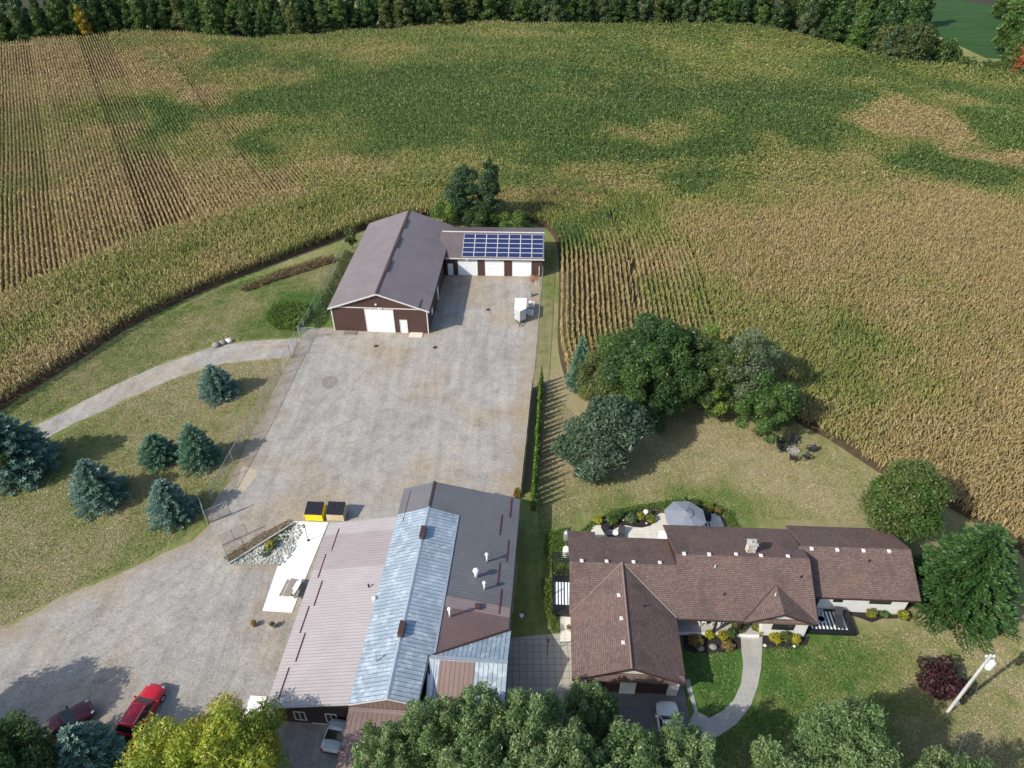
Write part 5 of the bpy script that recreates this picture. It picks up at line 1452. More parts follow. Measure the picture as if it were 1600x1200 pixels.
for i, (px, py, wp, h, pl, lb) in enumerate([
 (934,816,15,.7,GOLD,'bright yellow shrub at the left tip of the back garden bed'),
 (956,815,20,.8,OLV+GRN,'grey green shrub between the yellow one and the cone bush'),
 (967,811,12,1.5,DKG,'pointed dark green cone bush in the back garden bed'),
 (985,813,22,.8,GRN+GREY,'wide green shrub right of the pointed cone bush'),
 (1000,810,15,.7,OLV+GOLD,'variegated yellow plant left of the white garden ornament'),
 (1017,813,17,.7,OLV+GOLD,'variegated yellow plant right of the white garden ornament'),
 (1041,799,16,.7,GRN,'bright green plant beside the patio left of the umbrella'),
 (1069,790,9,1.3,DKG,'small pointed bush right behind the umbrella'),
 (1107,797,17,.8,GOLD+OLV,'yellow green shrub in the back bed right of the umbrella'),
 (1085,790,16,.7,OLV,'olive shrub behind the umbrella to its right'),
 (1122,800,14,.6,RUST+OLV,'brownish green plant at the right end of the back bed')]):
    shrub(px, py, wp, h, pl, lb, 350+i, group=GBK)
scatter_leaf('border_grass', pxs([(893,850),(905,832),(925,813),(960,797),(1000,790),(1060,780),(1110,785),(1145,800),(1155,825),(1140,826),(1132,806),(1110,793),(1060,790),(1000,799),(940,810),(920,832)]), 9000, .22, .14, GRN+LIME, 'lush green fringe of grass around the back garden bed', 'grass', 14)
scatter_leaf('side_grass', pxs([(852,835),(888,825),(888,885),(872,900),(855,890),(848,860)]), 5000, .3, .14, GRN+LIME, 'lush green grass tufts at the garage end of the bungalow', 'grass', 15)
scatter_leaf('side_hedge', pxs([(845,905),(862,905),(864,960),(874,990),(862,990),(848,950)]), 3500, .6, .14, LIME+OLV, 'yellow green hedge plants between the dark lane and the side deck', 'hedge', 16)
def stone(px, py, rr1, label, group=None, m='boulder', z=0):
    q_ = at(px, py, 0); b = MB(); b.ball((0,0,rr1*.35), rr1, rr1*.85, rr1*.6, 9, 6, .12)
    o = b.build('boulder', M[m], None, True); o.location = (q_.x, q_.y, z); return tag(o, label, 'boulder', group)
M['boulder'] = plain('boulder_grey', (0.24,0.23,0.21), .9, var=.3, scale=3)
M['boulder_w'] = plain('boulder_white', (0.66,0.66,0.63), .9, var=.15, scale=3)
stone(338, 541, .62, 'grey boulder at the drive verge, leftmost of the line of three', 'boulders by the drive')
stone(348, 537, .58, 'darker grey boulder at the drive verge, middle of the line of three', 'boulders by the drive')
stone(358, 534, .55, 'pale boulder at the drive verge, nearest to the fence', 'boulders by the drive', 'boulder_w')
stone(1094, 1014, .35, 'large flat grey stone in shade at the end of the front bed', 'stones of the front beds')
stone(1114, 1012, .38, 'large pale stone at the front edge of the front bed', 'stones of the front beds')
stone(1147, 1009, .16, 'small white stone beside the tawny ornamental grass', 'stones of the front beds', 'boulder_w')
stone(1195, 1009, .17, 'small white stone just right of the curved path', 'stones of the front beds', 'boulder_w')
stone(1241, 1010, .16, 'small white stone below the right golden shrub', 'stones of the front beds', 'boulder_w')
stone(945, 813, .12, 'little white stone beside the bright yellow shrub', 'stones of the back bed', 'boulder_w')
stone(974, 813, .12, 'little white stone right of the pointed cone bush', 'stones of the back bed', 'boulder_w')
stone(1010, 818, .12, 'little white stone at the patio edge below the variegated plants', 'stones of the back bed', 'boulder_w')
stone(1117, 803, .12, 'little white stone at the right end of the patio', 'stones of the back bed', 'boulder_w')

# ---------------------------------------------------------------- fences
def chainmat():
    b = NB('chain_link'); b.b.inputs['Base Color'].default_value = (0.42,0.46,0.45,1); b.b.inputs['Metallic'].default_value = .3; b.b.inputs['Roughness'].default_value = .5
    s = b.sep()
    d1 = b.math('FRACT', b.math('MULTIPLY', b.math('ADD', s[0], s[2]), 10)); d2 = b.math('FRACT', b.math('MULTIPLY', b.math('SUBTRACT', s[0], s[2]), 10))
    a = b.math('MAXIMUM', b.math('LESS_THAN', d1, .10), b.math('LESS_THAN', d2, .10))
    b.l.new(a, b.b.inputs['Alpha']); return b.m
M['chain'] = chainmat()
M['post'] = plain('galvanised_post', (0.38,0.40,0.40), .5, .4)
def fence_run(name, pts, label, h=1.9, post=2.8, screen=None, barb=False):
    root = empty(name, pts[0], 0, label, 'fence')
    o_ = pts[0]; posts = []
    for i, (a, b_) in enumerate(zip(pts[:-1], pts[1:])):
        d = b_-a; L = d.length; ang = math.atan2(d.y, d.x)
        m = MB(); m.add([(0,0,.03),(L,0,.03),(L,0,h),(0,0,h)], [(0,1,2,3)])
        f = m.build('mesh_panel', M[screen] if screen else M['chain'], root); f.location = a-o_; f.rotation_euler.z = ang
        rl = MB(); rl.tube((0,0,h),(L,0,h),.03); rl.tube((0,0,.05),(L,0,.05),.012)
        f2 = rl.build('rail', M['post'], root); f2.location = a-o_; f2.rotation_euler.z = ang
        n = max(1, int(round(L/post)))
        for k in range(n+(1 if i == len(pts)-2 else 0)): posts.append((a-o_)+d*(k/n))
    for q_ in posts:
        MB().tube((0,0,0),(0,0,h+.06),.042).build('post', M['post'], root, loc=q_)
    return root
fence_run('chain_link_fence', pxs([(331,784),(352,748),(378,702),(400,662),(420,622),(438,585),(454,556)]), 'chain link fence between the west lawn and the gravel yard')
fence_run('chain_link_fence', pxs([(468,528),(484,502),(502,468),(522,428),(540,392),(550,372)]), 'chain link fence running along the barn, beyond the second gate')
fence_run('chain_link_fence', pxs([(848,432),(844,480),(840,530),(836,575),(833,603)]), 'chain link fence along the east side of the yard below the solar garage')
M['screen'] = plain('black_privacy_screen', (0.02,0.022,0.022), .8)
fence_run('screened_fence', pxs([(832,606),(827,650),(822,700),(817,745),(814,774)]), 'black screened fence beside the row of slim cedars', screen='screen', h=1.8)
fence_run('garden_fence', pxs([(358,880),(347,852),(366,843),(386,833)]), 'short wire fence with dark posts at the tip of the rock garden', h=1.5, post=2.2)
def gate(a, b_, label, h=1.9):
    o_ = a; d = b_-a; L = d.length
    t = empty('swing_gate', a, math.atan2(d.y, d.x), label, 'gate')
    f = MB()
    for z in (.12, h): f.tube((0,0,z),(L,0,z),.03)
    for x in (0, L/2, L): f.tube((x,0,.12),(x,0,h),.03)
    f.tube((0,0,.12),(L,0,h),.02); f.build('gate_frame', M['post'], t)
    MB().add([(0,0,.12),(L,0,.12),(L,0,h),(0,0,h)], [(0,1,2,3)]).build('mesh_panel', M['chain'], t)
    MB().tube((0,0,0),(0,0,h+.35),.06).build('gate_post', M['post'], t)
    return t
gate(at(325,818), at(361,802), 'open swing gate standing across the yard entrance at its lower end')
gate(at(325,818), at(314,786), 'second leaf of the entrance gate, folded back towards the lawn')
gate(at(455,560), at(464,536), 'gate leaf across the narrow gravel drive near the barn')
gate(at(470,530), at(494,529), 'gate leaf swung into the yard near the barn')

# ---------------------------------------------------------------- vehicles
def loft(sections, m, name, parent, n=None, smooth=True, cap=True):
    b = MB(); k = len(sections[0])
    v = [p_ for s in sections for p_ in s]; f = []
    for i in range(len(sections)-1):
        for j in range(k):
            j2 = (j+1) % k; f.append((i*k+j, i*k+j2, (i+1)*k+j2, (i+1)*k+j))
    if cap: f += [tuple(range(k-1,-1,-1)), tuple(range((len(sections)-1)*k, len(sections)*k))]
    b.add(v, f); return b.build(name, m, parent, smooth)
def carpaint(name, c):
    b = NB(name); b.color(c); b.b.inputs['Coat Weight'].default_value = .6; b.b.inputs['Coat Roughness'].default_value = .08
    return b.set(.35, .1, .5)
def car(loc, rz0, paint, label, L=4.7, W=1.85, H=1.68, kind='suv', cat='car', name='parked_car'):
    t = empty(name, loc, rz0, label, cat)     # front towards +x
    hwid = W/2
    def sec(x, w0, zb, zt, crown=.04):
        w1 = w0*.93
        return [(x,-w0*.9,zb),(x,-w0,zb+.18),(x,-w0,(zb+zt)*.55),(x,-w1,zt-.05),(x,-w1*.6,zt+crown*.7),(x,0,zt+crown),(x,w1*.6,zt+crown*.7),(x,w1,zt-.05),(x,w0,(zb+zt)*.55),(x,w0,zb+.18),(x,w0*.9,zb)]
    h = L/2; belt = 1.02 if kind != 'sedan' else .92
    S = [sec(-h,hwid*.86,.42,belt-.12),sec(-h+.12,hwid*.95,.32,belt-.02),sec(-h+.6,hwid,.26,belt),sec(-.3,hwid,.24,belt),sec(h-1.5,hwid,.24,belt-.0),sec(h-1.25,hwid,.24,belt-.03),sec(h-.5,hwid*.98,.26,belt-.14),sec(h-.15,hwid*.88,.32,belt-.24),sec(h,hwid*.72,.42,belt-.36)]
    body = loft(S, paint, 'body', t)
    for o in (body,): 
        pass
    # cabin
    rear = -h+.12 if kind != 'sedan' else -h+.75
    wr = hwid*.74; wb = hwid*.93; xw0 = h-1.35; xw1 = h-2.1; rx = rear+.35
    if kind == 'sedan': rx = rear+.7
    def cs(x, w0, w1, z0, z1): return [(x,-w0,z0),(x,-w1,z1),(x,-w1*.6,z1+.04),(x,w1*.6,z1+.04),(x,w1,z1),(x,w0,z0)]
    v = [(rear,-wb,belt-.03),(rear,wb,belt-.03),(xw0,wb*.97,belt-.05),(xw0,-wb*.97,belt-.05),(rx,-wr,H-.05),(rx,wr,H-.05),(xw1,wr,H-.05),(xw1,-wr,H-.05)]
    MB().add(v, [(0,3,2,1),(4,5,6,7),(0,1,5,4),(1,2,6,5),(2,3,7,6),(3,0,4,7)]).build('cabin', paint, t)
    rf_ = [[(x, y*k, z) for y, z in ((-wr*1.03,H-.07),(-wr*.8,H-.01),(0,H+.03),(wr*.8,H-.01),(wr*1.03,H-.07),(0,H-.09))] for x, k in ((rx-.06,.93),(rx+.25,1),(xw1-.25,1),(xw1+.06,.93))]
    roof_ = loft(rf_, paint, 'roof', t)
    def glassq(a, b1, c1, d1, nm):
        A, B_, C_, D_ = map(Vector, (a, b1, c1, d1)); cc = (A+B_+C_+D_)/4; n_ = (B_-A).cross(D_-A).normalized()
        if n_.dot(cc-Vector((0,0,.9))) < 0: n_ = -n_
        P4 = [cc+(q1-cc)*.88+n_*.012 for q1 in (A,B_,C_,D_)]
        MB().add(P4, [(0,1,2,3)]).build(nm, M['glass'], t)
    glassq(v[3], v[2], v[6], v[7], 'windscreen'); glassq(v[0], v[1], v[5], v[4], 'rear_window')
    for i0, i1, j1, j0 in ((0,3,7,4),(1,2,6,5)):
        A, B_, C_, D_ = [Vector(v[q1]) for q1 in (i0, i1, j1, j0)]
        N3 = 3 if kind != 'sedan' else 2
        for k in range(N3):
            a_, b1 = k/N3, (k+1)/N3
            glassq(A.lerp(B_, a_), A.lerp(B_, b1), D_.lerp(C_, b1), D_.lerp(C_, a_), 'side_window')
    if kind == 'suv':
        for s in (-1, 1): MB().tube((rx+.2,s*wr*.9,H+.05),(xw1-.2,s*wr*.9,H+.05),.022).build('roof_rail', M['galv'], t)
    for x in (-h+.88, h-.92):
        for s in (-1, 1):
            y0, y1 = s*(hwid-.2), s*(hwid+.015)
            wl = MB().tube((x,y0,.34),(x,y1,.34),.34,.34,18).build('wheel', M['rubber'], t)
            MB().tube((x,y1,.34),(x,y1+s*.01,.34),.21,.21,14).build('rim', M['galv'], wl)
    for s in (-1, 1):
        MB().ball((h-.22, s*hwid*.68, belt-.27), .2,.15,.07, 8, 6).build('headlight', M['galv'], t, True)
        MB().box(-h-.01, -h+.14, s*hwid*.78-.1, s*hwid*.78+.1, belt-.35, belt-.08).build('tail_light', M['red_glass'], t)
        MB().box(xw0-.25, xw0-.1, s*(hwid+.1)-.09, s*(hwid+.1)+.09, belt-.05, belt+.12).build('wing_mirror', paint, t)
    MB().box(-h-.03, -h+.06, -hwid*.75, hwid*.75, .38, .56).build('bumper', M['black'], t)
    MB().box(h-.1, h+.0, -hwid*.45, hwid*.45, .42, .6).build('grille', M['black'], t)
    return t
M['red_glass'] = plain('red_lamp_glass', (0.4,0.01,0.01), .2)
RED = carpaint('bright_red_paint', (0.52,0.008,0.02)); MAR = carpaint('dark_red_paint', (0.10,0.008,0.014)); WHT = carpaint('white_car_paint', (0.72,0.74,0.75)); SIL = carpaint('silver_car_paint', (0.5,0.52,0.54))
a_ = at(241,1085,.6); b_ = at(203,1138,.6); c_ = (a_+b_)/2; ang = math.atan2(a_.y-b_.y, a_.x-b_.x)
c1 = at(221,1107,.9); car((c1.x, c1.y, .012), ang+R(5), RED, 'bright red estate car parked on the gravel in the sun', L=4.5, W=1.82, H=1.6)
c1 = at(98,1130,.8); car((c1.x, c1.y, .012), R(45), MAR, 'dark red car parked in tree shade behind a blue spruce', L=4.5, kind='sedan', H=1.45)
c1 = at(531,1132,.8); car((c1.x, c1.y, .012), R(80), SIL, 'pale silver car parked by the dark wall in the shade of the porch roof', L=4.3, kind='sedan', H=1.45)
c1 = at(1047,1138,.8); car((c1.x, c1.y, .03), R(88), WHT, 'white car parked on the driveway below the garage', L=4.6, kind='suv')

# ---------------------------------------------------------------- yard objects
def dumpster(px, py, body, label, pal_name):
    q_ = at(px, py); t = empty('dumpster', (q_.x, q_.y, .012), R(-3), label, 'dumpster', 'dumpsters by the pad')
    m = plain(pal_name, body, .5, var=.1)
    b = MB(); w2, d, h, hb = .92, 1.35, 1.15, 1.5
    b.add([(-w2,0,.12),(w2,0,.12),(w2,d,.12),(-w2,d,.12),(-w2,-.05,h),(w2,-.05,h),(w2,d,hb),(-w2,d,hb)], [(0,3,2,1),(4,5,6,7),(0,1,5,4),(1,2,6,5),(2,3,7,6),(3,0,4,7)])
    for s in (-1, 1): b.box(s*w2-(.06 if s<0 else 0), s*w2+(.06 if s>0 else 0), .1, d-.1, .7, .85)
    bd = b.build('body', m, t)
    for s in (0, 1):
        l_ = MB(); x0 = -w2+s*w2+.02; x1 = x0+w2-.04
        nr = 4
        for k in range(nr):
            xa = x0+(x1-x0)*k/nr; xb = xa+(x1-x0)/nr-.07
            zz = .0
            l_.slab([(xa,-.1,h+.1),(xb,-.1,h+.1),(xb,d+.03,hb+.1),(xa,d+.03,hb+.1)], .05)
        l_.slab([(x0,-.1,h+.05),(x1,-.1,h+.05),(x1,d+.03,hb+.05),(x0,d+.03,hb+.05)], .04)
        l_.build('lid', M['lid'], t)
    for x, y in ((-w2+.15,.15),(w2-.15,.15),(-w2+.15,d-.15),(w2-.15,d-.15)): MB().tube((x-.03,y,.07),(x+.03,y,.07),.07).build('caster', M['rubber'], t)
    return t
M['lid'] = plain('black_plastic_lid', (0.022,0.022,0.03), .45)
dumpster(492, 815, (0.80,0.62,0.0), 'yellow dumpster with a black ribbed lid', 'dumpster_yellow')
dumpster(525, 815, (0.62,0.52,0.34), 'beige dumpster with a black ribbed lid', 'dumpster_beige')
# picnic table on the pad
q_ = at(457, 925); t = empty('picnic_table', (q_.x, q_.y, .06), R(-10), 'weathered grey picnic table on the white concrete pad', 'picnic table')
b = MB()
for k in range(5): b.box(-.38+k*.155, -.38+k*.155+.14, -.95, .95, .72, .76)
b.build('table_top', M['wood'], t)
for s in (-1, 1):
    b = MB(); b.box(s*.72-.14, s*.72-.01, -.95, .95, .43, .47); b.box(s*.72+.01, s*.72+.14, -.95, .95, .43, .47); b.build('bench', M['wood'], t)
for y in (-.7, .7):
    b = MB(); b.box(-.86,.86,y-.03,y+.03,.35,.43)
    for s in (-1, 1): b.tube((s*.25,y+.05,.72),(s*.62,y+.05,0),.045,.045,4)
    b.build('leg_frame', M['wood'], t)
q_ = at(464, 915, .82); tag(MB().box(-.25,.25,-.5,.5,0,.02).build('white_board', M['white_paint'], None, loc=(q_.x,q_.y,.83), rz=R(-14)), 'white board lying on the picnic table', 'board')
# pole of a sail frame on the pad
q_ = at(482, 845); t = empty('clothes_pole', (q_.x, q_.y, .06), 0, 'thin dark metal pole with a cross wire on the white pad', 'pole')
MB().tube((0,0,0),(0,0,2.4),.035).build('pole', M['black'], t); MB().box(-.12,.12,-.12,.12,0,.05).build('base', M['black'], t)
MB().path([(-2.4,.15,2.2),(0,0,2.35),(2.6,-.1,2.3)], .015, 4).build('wire', M['black'], t)
def planter(px, py, label, pot=(0.30,0.12,0.07), pal=GRN, s=1.0):
    q_ = at(px, py); t = empty('flower_pot', (q_.x, q_.y, .012), 0, label, 'flower pot', 'flower pots')
    MB().lathe([(.16*s,0),(.24*s,.35*s),(.27*s,.38*s),(.22*s,.38*s)], (0,0,0), 14).build('pot', plain('pot_'+str(px), pot, .8), t)
    V, F, C = crown_data([(0,0,.52*s,.26*s,.26*s,.22*s)], 160, .09, pal, px); np_mesh('flowers', V, F, M['leaf'], tint=C, parent=t)
planter(397, 978, 'flower pot on the gravel left of the white pad', (0.35,0.22,0.12), RUST)
planter(427, 980, 'white flower pot with red blooms just below the pad', (0.6,0.6,0.58), [(0.3,0.1,0.06),(0.12,0.16,0.04)])
# cargo trailer
q_ = at(813, 497); t = empty('cargo_trailer', (q_.x, q_.y, .012), R(-3), 'silver enclosed cargo trailer with a wedge nose', 'trailer')
b = MB(); prof = [(-.85,-.9),(0,-1.75),(.85,-.9),(.85,1.9),(-.85,1.9)]
b.add([(x,y,.45) for x,y in prof]+[(x,y,2.25) for x,y in prof], [(4,3,2,1,0),(5,6,7,8,9)]+[(i,(i+1)%5,5+(i+1)%5,5+i) for i in range(5)])
b.build('body', plain('trailer_silver', (0.55,0.57,0.60), .35, .3, var=.06), t)
b = MB(); b.slab([(x*1.02,y*1.01,2.29) for x,y in prof], .05); b.build('roof', M['white_paint'], t)
for s in (-1, 1):
    wl = MB().tube((s*.85,.7,.32),(s*1.02,.7,.32),.32,.32,16).build('wheel', M['rubber'], t)
    MB().add([(s*.86,.25,.68),(s*1.06,.25,.68),(s*1.06,1.15,.68),(s*.86,1.15,.68),(s*.86,.2,.6),(s*1.06,.2,.6),(s*1.06,1.2,.6),(s*.86,1.2,.6)], [(0,1,2,3),(7,6,5,4),(0,4,5,1),(2,6,7,3),(1,5,6,2),(0,3,7,4)]).build('mudguard', M['galv'], t)
b = MB(); b.tube((-.5,-1.2,.42),(0,-2.5,.45),.05); b.tube((.5,-1.2,.42),(0,-2.5,.45),.05); b.tube((0,-2.4,0),(0,-2.4,.6),.04); b.build('hitch', M['black'], t)
for i, (px, py) in enumerate(((829, 492), (831, 480))):
    q_ = at(px, py); t = empty('wrapped_pallet', (q_.x, q_.y, .012), R(-4), 'pallet of goods in white plastic beside the trailer, '+('the front one' if i == 0 else 'the one behind'), 'pallet', 'wrapped pallets')
    b = MB()
    for k in range(5): b.box(-.55+k*.24, -.43+k*.24, -.5, .5, .1, .13)
    for y in (-.45, 0, .45): b.box(-.55,.55,y-.05,y+.05,0,.1)
    b.build('pallet', M['wood'], t)
    b = MB(); b.box(-.5,-.02,-.45,.45,.13,.75+.1*i); b.box(.02,.48,-.45,.1,.13,.6); b.ball((.25,.28,.5), .22,.18,.35, 8, 6, .1); b.build('wrapped_goods', M['boulder_w'], t)
q_ = at(829, 463); t = empty('barrel', (q_.x, q_.y, .012), 0, 'grey metal barrel behind the cargo trailer', 'barrel')
MB().lathe([(.28,0),(.3,.03),(.28,.3),(.3,.32),(.28,.34),(.28,.6),(.3,.62),(.28,.64),(.28,.86),(.3,.88),(.26,.88)], (0,0,0), 18).build('drum', M['galv'], t, True)
b = MB(); q0 = at(833, 437); rr2 = random.Random(9)
for k in range(9): 
    a = rr2.random()*3; b.tube((math.cos(a)*-.7,math.sin(a)*-.7+k*.15-.6,.05+k*.03),(math.cos(a)*.8,math.sin(a)*.8+k*.15-.6,.12+k*.05),.05,.05,5)
tag(b.build('scrap_heap', plain('rusty_scrap', (0.30,0.16,0.09), .8, var=.4), None, loc=(q0.x,q0.y,.02)), 'small heap of rusty scrap between the garage and the barrel', 'scrap heap')
q_ = at(547, 521); t = empty('steps', (q_.x, q_.y, .012), R(-3.4), 'grey slatted pallet lying at the foot of the barn wall', 'pallet')
b = MB()
for k in range(6): b.box(-.95+k*.33, -.75+k*.33, -.45, .45, .1, .14)
b.box(-.95,.9,-.4,-.3,0,.1); b.box(-.95,.9,.3,.4,0,.1); b.build('slats', M['wood'], t)
q_ = at(650, 524); tag(MB().box(-.95,.95,-.6,.6,0,.09).build('ramp_board', plain('pale_board', (0.62,0.57,0.48), .8), None, loc=(q_.x,q_.y,.02), rz=R(-4)), 'pale wooden board lying before the barn by its small door', 'board')
for i, (px, py) in enumerate(((588,541),(680,543),(763,484))):
    q_ = at(px, py); tag(MB().lathe([(.34,0),(.34,.03),(.28,.035),(.28,.02)], (0,0,0), 16).build('drain_cover', M['dark_wall'], None, loc=(q_.x,q_.y,.014)), ['dark drain cover in front of the big barn door','dark drain cover off the barn corner near the pale board','dark drain cover in the yard before the garage'][i], 'drain cover', 'drain covers in the yard')
# mud patch
sheet('mud_patch', pxs([(503,592),(512,588),(526,590),(529,598),(524,606),(512,609),(502,604)]), .016, plain('wet_gravel', (0.22,0.20,0.18), .8, var=.4, scale=4), 1, .3)
sheet('sand_patch', pxs([(372,735),(378,728),(398,733),(402,742),(392,760),(378,770),(366,768),(372,750)]), .016, plain('sand', (0.40,0.34,0.26), .9, var=.2, scale=4), 1, .25)

# ---------------------------------------------------------------- umbrella and patio things
q_ = at(1070, 822); t = empty('patio_umbrella', (q_.x, q_.y, .05), 0, 'large slate grey octagonal umbrella over the back patio', 'umbrella')
ua = at(1072, 800, 3.0)-q_
cx0, cy0 = ua.x, ua.y
n8 = 8; Rr = 2.15
top = (cx0, cy0, 3.0); ring = []; ring2 = []
for i in range(n8):
    a = 2*math.pi*(i+.5)/n8; ring.append((cx0+Rr*math.cos(a), cy0+Rr*math.sin(a), 2.35)); ring2.append((cx0+Rr*math.cos(a), cy0+Rr*math.sin(a), 2.2))
b = MB(); v = [top]+ring+ring2; f = []
mid = []
for i in range(n8):
    j = (i+1) % n8; f += [(0,1+i,1+j),(1+i,9+i,9+j,1+j)]
b.add(v, f); cn = b.build('canopy', M['canvas_grey'], t)
b = MB()
for i in range(n8):
    a = 2*math.pi*(i+.5)/n8; b.tube((cx0,cy0,2.96),(cx0+Rr*math.cos(a),cy0+Rr*math.sin(a),2.31),.018,.018,5)
b.build('ribs', M['black'], cn)
v = [(cx0,cy0,3.13)]+[(cx0+.75*math.cos(2*math.pi*(i+.5)/8), cy0+.75*math.sin(2*math.pi*(i+.5)/8), 2.88) for i in range(8)]
MB().add(v, [(0,1+i,1+(i+1)%8) for i in range(8)]).build('vent_cap', M['canvas_grey'], cn)
MB().tube((cx0,cy0,3.1),(cx0,cy0,3.25),.05,.02).build('finial', M['black'], cn)
MB().tube((cx0,cy0,0),(cx0,cy0,3.05),.035).build('pole', M['black'], t); MB().lathe([(.35,0),(.35,.08),(.1,.12),(.06,.3)], (cx0,cy0,0), 14).build('base', M['black'], t)
q_ = at(1100, 812); t = empty('barbecue', (q_.x, q_.y, .05), R(-3), 'black covered barbecue on the patio right of the umbrella', 'barbecue')
MB().box(-.6,.6,-.3,.3,.1,.85).build('cabinet', M['black'], t); MB().lathe([(.36,0),(.33,.2),(.2,.32),(.05,.36)], (0,0,.85), 12).build('lid', M['black'], t, True); MB().box(-.95,-.6,-.25,.25,.8,.85).build('side_shelf', M['black'], t)
q_ = at(1100, 823); b = tag(MB().box(-.8,.8,-.45,.45,0,.012).build('striped_mat', M['stripes'], None, loc=(q_.x,q_.y,.056), rz=R(-3)), 'black and white striped mat before the barbecue', 'mat')
for i, (px, py, rz0, lb) in enumerate(((952,838,40,'dark lounge chair on the patio in the roof corner'),(970,842,-10,'second dark lounge chair on the patio, further from the corner'))):
    q_ = at(px, py); lounge((q_.x, q_.y, .05), R(rz0), lb)
q_ = at(961, 838); t = empty('side_table', (q_.x, q_.y, .05), 0, 'small white table between the patio lounge chairs', 'side table')
MB().lathe([(.3,0),(.3,.04)], (0,0,.45), 16).build('table_top', M['white_paint'], t); MB().tube((0,0,0),(0,0,.45),.05).build('leg', M['white_paint'], t)
q_ = at(1008, 808); t = empty('garden_statue', (q_.x, q_.y, .03), 0, 'white round topped garden ornament in the back bed', 'ornament')
MB().lathe([(.2,0),(.12,.1),(.08,.5),(.1,.7)], (0,0,0), 12).build('pedestal', M['white_paint'], t, True); MB().ball((0,0,.85), .28,.28,.22).build('bowl', M['white_paint'], t, True)
for i, (px, py) in enumerate(((884, 870), (885, 845))):
    q_ = at(px, py); tag(MB().lathe([(.35,0),(.36,.5),(.34,1.3),(.2,1.5)], (0,0,0), 12).build('tank', M['white_paint' if i == 0 else 'galv'], None, True, loc=(q_.x+.0,q_.y,0)), ['white tank against the garage end of the bungalow','grey tank behind the white one at the end of the bungalow'][i], 'tank')
q_ = at(888, 982); planter(889, 985, 'flower pot on the cream side path', (0.5,0.5,0.48), RUST)
# porch chairs
def armchair(loc, rz0, m, label, group, name='garden_chair', low=False):
    t = empty(name, loc, rz0, label, 'chair', group)
    b = MB(); b.slab([(-.28,-.32,.42),(.28,-.32,.42),(.28,.28,.34 if low else .40),(-.28,.28,.34 if low else .40)], .05); b.build('seat', M[m], t)
    b = MB(); P8 = [(-.3,.26,.36),(.3,.26,.36),(.3,.52,1.0),(-.3,.52,1.0),(-.3,.22,.37),(.3,.22,.37),(.3,.47,1.02),(-.3,.47,1.02)]
    b.add(P8, [(0,1,2,3),(7,6,5,4),(0,4,5,1),(1,5,6,2),(2,6,7,3),(3,7,4,0)]); b.build('backrest', M[m], t)
    for s in (-1, 1):
        MB().box(s*.36-.06, s*.36+.06, -.38, .36, .58, .61).build('armrest', M[m], t)
        for y in (-.34, .28): MB().box(s*.33-.03, s*.33+.03, y-.03, y+.03, 0, .58).build('leg', M[m], t)
    return t
for i, (px, py) in enumerate(((1094,973),(1117,973))):
    q_ = at(px, py, .35); armchair((q_.x, q_.y, .335), R(20-30*i), 'white_paint', ['white armchair on the front porch, nearest the garage wing','white armchair on the front porch, further from the garage wing'][i], 'porch chairs')
q_ = at(1106, 975, .35); t = empty('side_table', (q_.x, q_.y, .335), 0, 'small dark table between the two white porch chairs', 'side table'); MB().lathe([(.24,0),(.24,.03)], (0,0,.45), 14).build('table_top', M['black'], t); MB().tube((0,0,0),(0,0,.45),.03).build('leg', M['black'], t)
# fire pit circle
fc = at(1240, 704)
GFP = 'dark chairs around the fire pit'
for i, (px, py, lb) in enumerate(((1239,693,'dark high backed chair behind the fire pit, furthest from the house'),(1218,694,'dark chair at the far left of the fire pit'),(1220,705,'dark green chair at the near left of the fire pit'),(1265,705,'dark chair right of the fire pit, nearest the corn'),(1258,717,'dark low chair at the near right of the fire pit'),(1238,719,'dark low chair on the house side of the fire pit'))):
    q_ = at(px, py); a = math.atan2(fc.y-q_.y, fc.x-q_.x)+math.pi/2
    c_ = armchair((q_.x, q_.y, .0), a, 'adiron', lb, GFP, 'adirondack_chair', True) if 'adiron' in M else None
    if c_ is None:
        M['adiron'] = plain('charcoal_chair_plastic', (0.035,0.035,0.045), .6); c_ = armchair((q_.x, q_.y, .0), a, 'adiron', lb, GFP, 'adirondack_chair', True)
t = empty('fire_pit', (fc.x, fc.y, 0), 0, 'round fire pit ringed with pale stones on the back lawn', 'fire pit')
b = MB()
for k in range(12): b.ball((.62*math.cos(k*.5236), .62*math.sin(k*.5236), .08), .17,.14,.13, 7, 5, .15)
b.build('stone_ring', M['boulder'], t); MB().lathe([(.48,0),(.46,.04),(.2,.07)], (0,0,0), 14).build('ash', plain('ash', (0.3,0.29,0.28), .95), t)

# ---------------------------------------------------------------- utility pole
q_ = at(1480, 1113); UP = empty('utility_pole', (q_.x, q_.y, 0), 0, 'grey utility pole with a white transformer can on the front lawn', 'utility pole')
MB().tube((0,0,-.3),(0,0,8.7),.14,.10,12).build('pole', plain('pole_wood', (0.50,0.49,0.47), .8, var=.2, scale=6), UP)
tc = MB(); tc.lathe([(.10,0),(.27,.05),(.28,.1),(.28,.85),(.24,.95),(.08,1.0)], (.42,-.05,6.95), 16).build('transformer', plain('transformer_paint', (0.68,0.72,0.74), .4), UP, True)
for z in (7.2, 7.7): MB().box(.05, .2, -.1, .0, z, z+.08).build('bracket', M['galv'], UP)
MB().tube((.42,-.05,7.9),(.42,-.05,8.2),.05,.03).build('bushing', M['pipe_white'], tc if isinstance(tc, bpy.types.Object) else UP)
b = MB(); b.box(-.35,.35,-.05,.05,8.35,8.45); b.build('crossarm', M['galv'], UP)
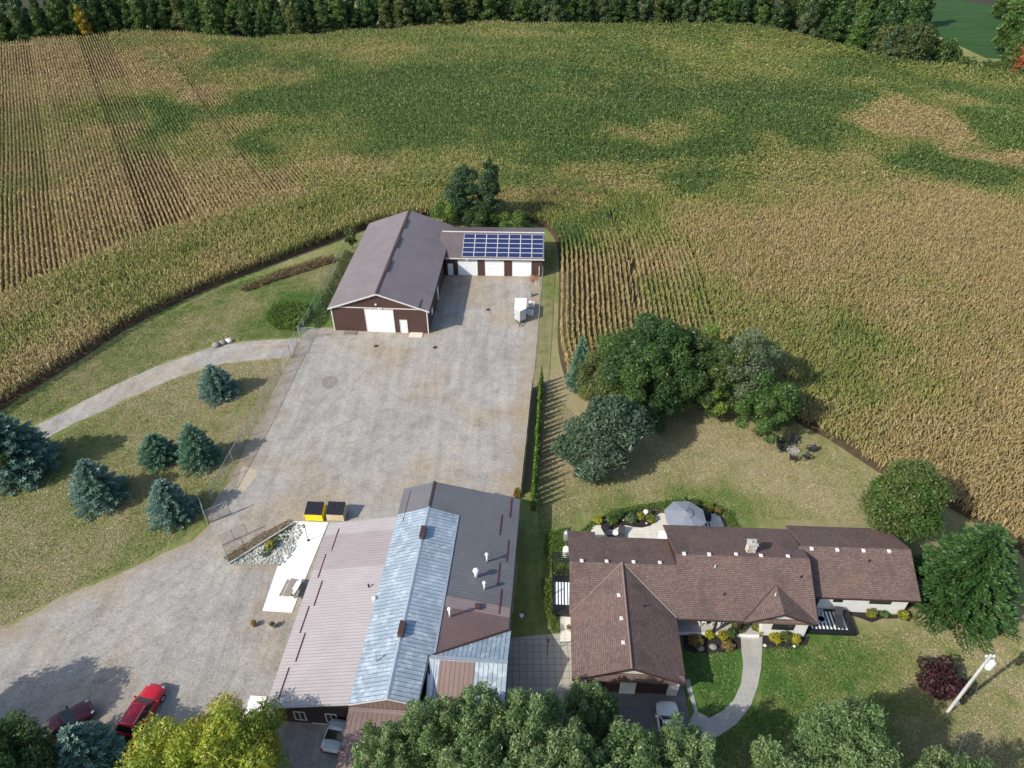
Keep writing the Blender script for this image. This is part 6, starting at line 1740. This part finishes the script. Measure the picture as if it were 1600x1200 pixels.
for x in (-.28, .28): MB().lathe([(.07,0),(.1,.06),(.05,.12),(.08,.18),(.03,.24)], (x,0,8.45), 10).build('insulator', M['white_paint'], UP, True)
MB().path([(.17,-.02,.1),(.17,-.02,3.2)], .03, 6).build('conduit', M['galv'], UP); MB().path([(.13,-.1,3.2),(.13,-.08,6.9)], .015, 5).build('ground_wire', M['galv'], UP)
MB().box(.15,.35,-.12,.1,1.2,1.7).build('meter_box', M['galv'], UP)
def wire(a, b_, sag, r_, label, m='wire'):
    pts = []
    for i in range(13):
        t0 = i/12; p_ = a.lerp(b_, t0); p_.z -= sag*4*t0*(1-t0); pts.append(p_)
    o = MB().path(pts, r_, 5).build('overhead_wire', M[m]); return tag(o, label, 'wire')
M['wire'] = plain('aluminium_wire', (0.35,0.34,0.32), .5, .5)
tp = Vector((q_.x, q_.y, 8.5))
wire(tp+Vector((.28,0,.1)), Vector((tp.x+9, 8, 9.5)), .5, .016, 'thin wire from the pole top towards the bottom right corner')
wire(tp+Vector((-.28,0,.1)), Vector((tp.x-14, 12, 9.5)), .4, .010, 'thin wire from the pole top towards the trees at the bottom edge')
sv = at(1475,1051,6.2); se = hw(30.2, 9.0, 2.9)
# lamp post on the paver yard
q_ = at(855, 1022); t = empty('lamp_post', (q_.x, q_.y, .02), 0, 'slim black lamp post on the paved yard between the buildings', 'lamp post')
MB().tube((0,0,0),(0,0,2.0),.035).build('post', M['black'], t); MB().lathe([(.05,0),(.13,.05),(.15,.3),(.03,.42)], (0,0,2.0), 8).build('lantern', M['black'], t)
q_ = at(815, 968); tag(MB().lathe([(.03,0),(.03,.5),(.2,.62),(.2,.68)], (0,0,0), 12).build('bird_bath', M['pipe_white'], None, loc=(q_.x,q_.y,0)), 'small pale bird bath in the dark lane beside the workshop', 'bird bath')
q_ = at(399, 1105); tag(MB().box(-.7,.7,-.9,.9,0,.12).build('concrete_slab', M['concrete'], None, loc=(q_.x,q_.y,.012), rz=R(-4)), 'white concrete slab at the front corner of the workshop', 'slab')
